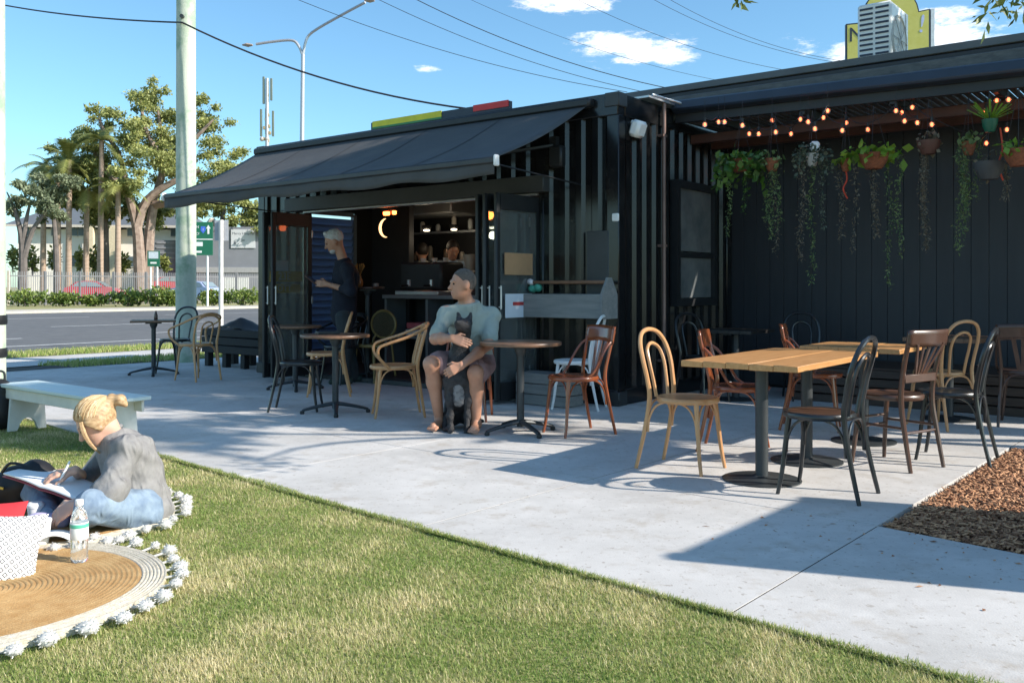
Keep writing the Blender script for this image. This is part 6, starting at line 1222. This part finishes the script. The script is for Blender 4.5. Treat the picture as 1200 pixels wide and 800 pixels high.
ar = MB().prism([(-.06, -.28), (.06, -.28), (.06, .06), (.14, .06), (0, .3), (-.14, .06), (-.06, .06)], .032, .04, Matrix.Translation((16 * k5, 0, zs(269))) @ RX); ar.build('arrow', SW, gs)
text('N', .24, SW, gs, (3.5 * k5, -.04, zs(266)), (R(90), 0, 0)); text('Cf', .22, SW, gs, (3.5 * k5, -.04, zs(274)), (R(90), 0, 0)); MB().box((4.5 * k5, -.036, zs(286)), (10 * k5, .01, 5 * k5)).build('white_plate', SW, gs); MB().box((4.5 * k5, -.036, zs(295)), (8 * k5, .01, 2.4 * k5)).build('white_plate', SW, gs)
ss = thing('small_sign', 'small green and white sign on twin posts in front of the fence', 'sign', gnd(180, 60), R(4)); k6 = 60 / F; z6 = lambda y: CH + .12 + (HY - y) * k6
MB().box((0, 0, (z6(294) + z6(312)) / 2), (14 * k6, .05, 18 * k6)).build('panel', GRN, ss); MB().box((0, -.03, z6(299)), (11 * k6, .01, 8 * k6)).build('white_field', mat('pale_field', (.55, .62, .68), .5), ss); MB().box((0, -.03, z6(308)), (7 * k6, .01, 2 * k6)).build('arrow_bar', SW, ss)
for x in (-3.5, 4): MB().tube([(x * k6, .05, 0), (x * k6, .05, z6(312))], .06, 8).build('post', SW, ss)
sp = P(259, 405); s9 = thing('street_sign', 'slim pole with the back of a pale rectangular sign near the kerb', 'sign', (sp.x, sp.y, -.03)); kz = sp.y / F
MB().tube([(0, 0, 0), (0, 0, CH + (HY - 256) * kz)], .045, 10).build('post', mat('pale_post', (.62, .60, .57), .5, var=.1), s9); MB().box((-.01, .06, CH + (HY - 268) * kz), (.27, .012, 24 * kz)).build('sign_plate', mat('plate_grey', (.42, .43, .46), .5), s9)
l0 = gnd(354, 36); la = thing('street_lamp', 'double armed grey street lamp behind the awning', 'street lamp', l0); rel = lambda x, y, Y=36: q(x, y, Y) - l0
LG = mat('lamp_galvanised', (.5, .5, .52), .4, metal=.5, var=.05)
MB().tube([(0, 0, 0), rel(354, 160), rel(355, 64)], [.14, .09, .075], 10).build('mast', LG, la)
MB().tube([rel(355, 66), rel(358, 50), rel(366, 38), rel(400, 18, 35.5), rel(428, 3, 35)], .055, 8, smooth=4).build('arm', LG, la); MB().tube([rel(355, 66), rel(350, 54), rel(342, 47.5), rel(320, 49), rel(300, 52)], .055, 8, smooth=4).build('arm', LG, la)
for (x, y, dx) in ((433, 1, 6), (290, 53, 6)): MB().tube([rel(x - dx, y + (0 if dx > 0 else 1)), rel(x, y), rel(x + dx, y)], [.05, .16, .07], 8, flat=.5).build('lantern', mat('lantern_grey', (.35, .3, .27), .4), la)
c0 = gnd(313, 170); ct = thing('phone_mast', 'tall phone mast with stacked panel antennas above the awning', 'mast', c0); rl = lambda x, y: q(x, y, 170) - c0
MB().tube([(0, 0, 0), rl(313, 92)], [.5, .3], 10).build('mast', LG, ct)
for x, y0, y1 in ((309, 90, 122), (318, 92, 118), (306, 128, 160), (312, 127, 158), (320, 130, 160), (314, 95, 120)): MB().box(tuple((rl(x, y0) + rl(x, y1)) / 2), (.42, .3, (y1 - y0) * 170 / F), bev=.05).build('antenna_panel', mat('antenna_grey', (.16, .20, .17), .6), ct)
for x, y in ((312, 140), (315, 148), (310, 150), (314, 135), (313, 112), (316, 156), (309, 163), (314, 165)): MB().box(tuple(rl(x, y)), (.5, .5, .6), bev=.05).build('radio_unit', mat('radio_beige', (.42, .34, .2), .6), ct)
for x in (307, 313): MB().sphere(tuple(rl(x, 163)), .45, 8, 6).build('dish', mat('dish_grey', (.45, .42, .4), .5), ct)
# ================================================================== the tree and an unseen shading panel beyond the right edge of the frame
b0 = Vector((10.2, 5.2, -.05)); LL = leafmat('overhead_gum_leaf', (.05, .09, .02), (.20, .24, .06), .3, .45)
oc = [(7.4, 5.6, 6.6, 1.5), (8.2, 6.3, 7.6, 1.5), (7.0, 6.6, 5.8, 1.2), (8.6, 5.3, 5.6, 1.3), (7.6, 7.2, 7.0, 1.3), (9.4, 6.2, 6.6, 1.4), (8.0, 7.8, 5.4, 1.1), (6.6, 5.6, 7.6, 1.0), (9.0, 7.0, 8.6, 1.3), (7.8, 8.2, 6.4, 1.1), (8.4, 3.35, 7.4, .8), (8.9, 3.0, 8.2, .7), (8.0, 3.5, 6.8, .6), (9.3, 3.2, 7.6, .6)]
ob_ = sub(oc, 12, .95, .34, 21)
brs = [([b0 + Vector((-.3, .2, 3.2)), Vector((8.4, 5.6, 5.2)), Vector((7.2, 5.8, 6.6))], [.14, .1, .03]), ([b0 + Vector((-.3, .2, 3.2)), Vector((9.0, 6.8, 5.6)), Vector((8.0, 7.6, 6.4))], [.14, .1, .03]), ([b0 + Vector((-.2, .2, 3.6)), Vector((9.0, 6.3, 7.6))], [.12, .03]),
       ([b0 + Vector((-.3, .1, 3.0)), Vector((7.0, 5.0, 4.2)), Vector((4.6, 4.9, 3.75)), q(1185, -14, 4.7)], [.08, .05, .025, .008]), ([Vector((7.0, 5.0, 4.2)), Vector((4.4, 4.9, 4.5)), q(900, -60, 5.0), q(872, -14, 5.0)], [.04, .03, .012, .005])]
ov = tree('overhanging_gum_tree', 'gum tree beyond the mulch bed with leafy twigs hanging over the pergola', b0, [([b0, b0 + Vector((-.15, .1, 1.8)), b0 + Vector((-.3, .2, 3.2)), Vector((9.4, 5.9, 5.2))], [.22, .19, .15, .1])], ob_, 17000, .17, LL, BARK, branches=brs, shell=.2)
C = np.concatenate([rng.normal(size=(120, 3)) * [.10, .12, .05] + np.array(q(1188, -8, 4.65)), rng.normal(size=(16, 3)) * [.03, .05, .02] + np.array(q(870, -3, 5.0))]) - np.array(b0)
V, Qd = leaf_quads(C, .062, .32, .9); np_mesh('hanging_leaves', V, Qd, LL, ov, rnd=rng.random(len(C)))
S1, S2 = P(780, 655), P(945, 583); HS = 2.0; sh3 = Vector((SUNH.x, SUNH.y, 0)) * (HS / math.tan(ELEV)); T1, T2 = S1 + sh3, S2 + sh3; mid = (T1 + T2) / 2; dv = T2 - T1
scn = thing('shadow_panel', 'unseen dark timber panel placed beyond the mulch bed to shade the patio', 'screen', (mid.x, mid.y, -.03), math.atan2(dv.y, dv.x)); wS = dv.length  # stands in for the unseen shadow caster; placed and sized by its patio shadow
for i in range(13): MB().box((0, 0, .03 + HS * (i + .5) / 13), (wS - .0, .025, HS / 13 - .001), bev=.002).build('board', DECK, scn)
for x in (-wS / 2 + .05, wS / 2 - .05): MB().box((x, .05, HS / 2), (.08, .07, HS)).build('post', DECK, scn)
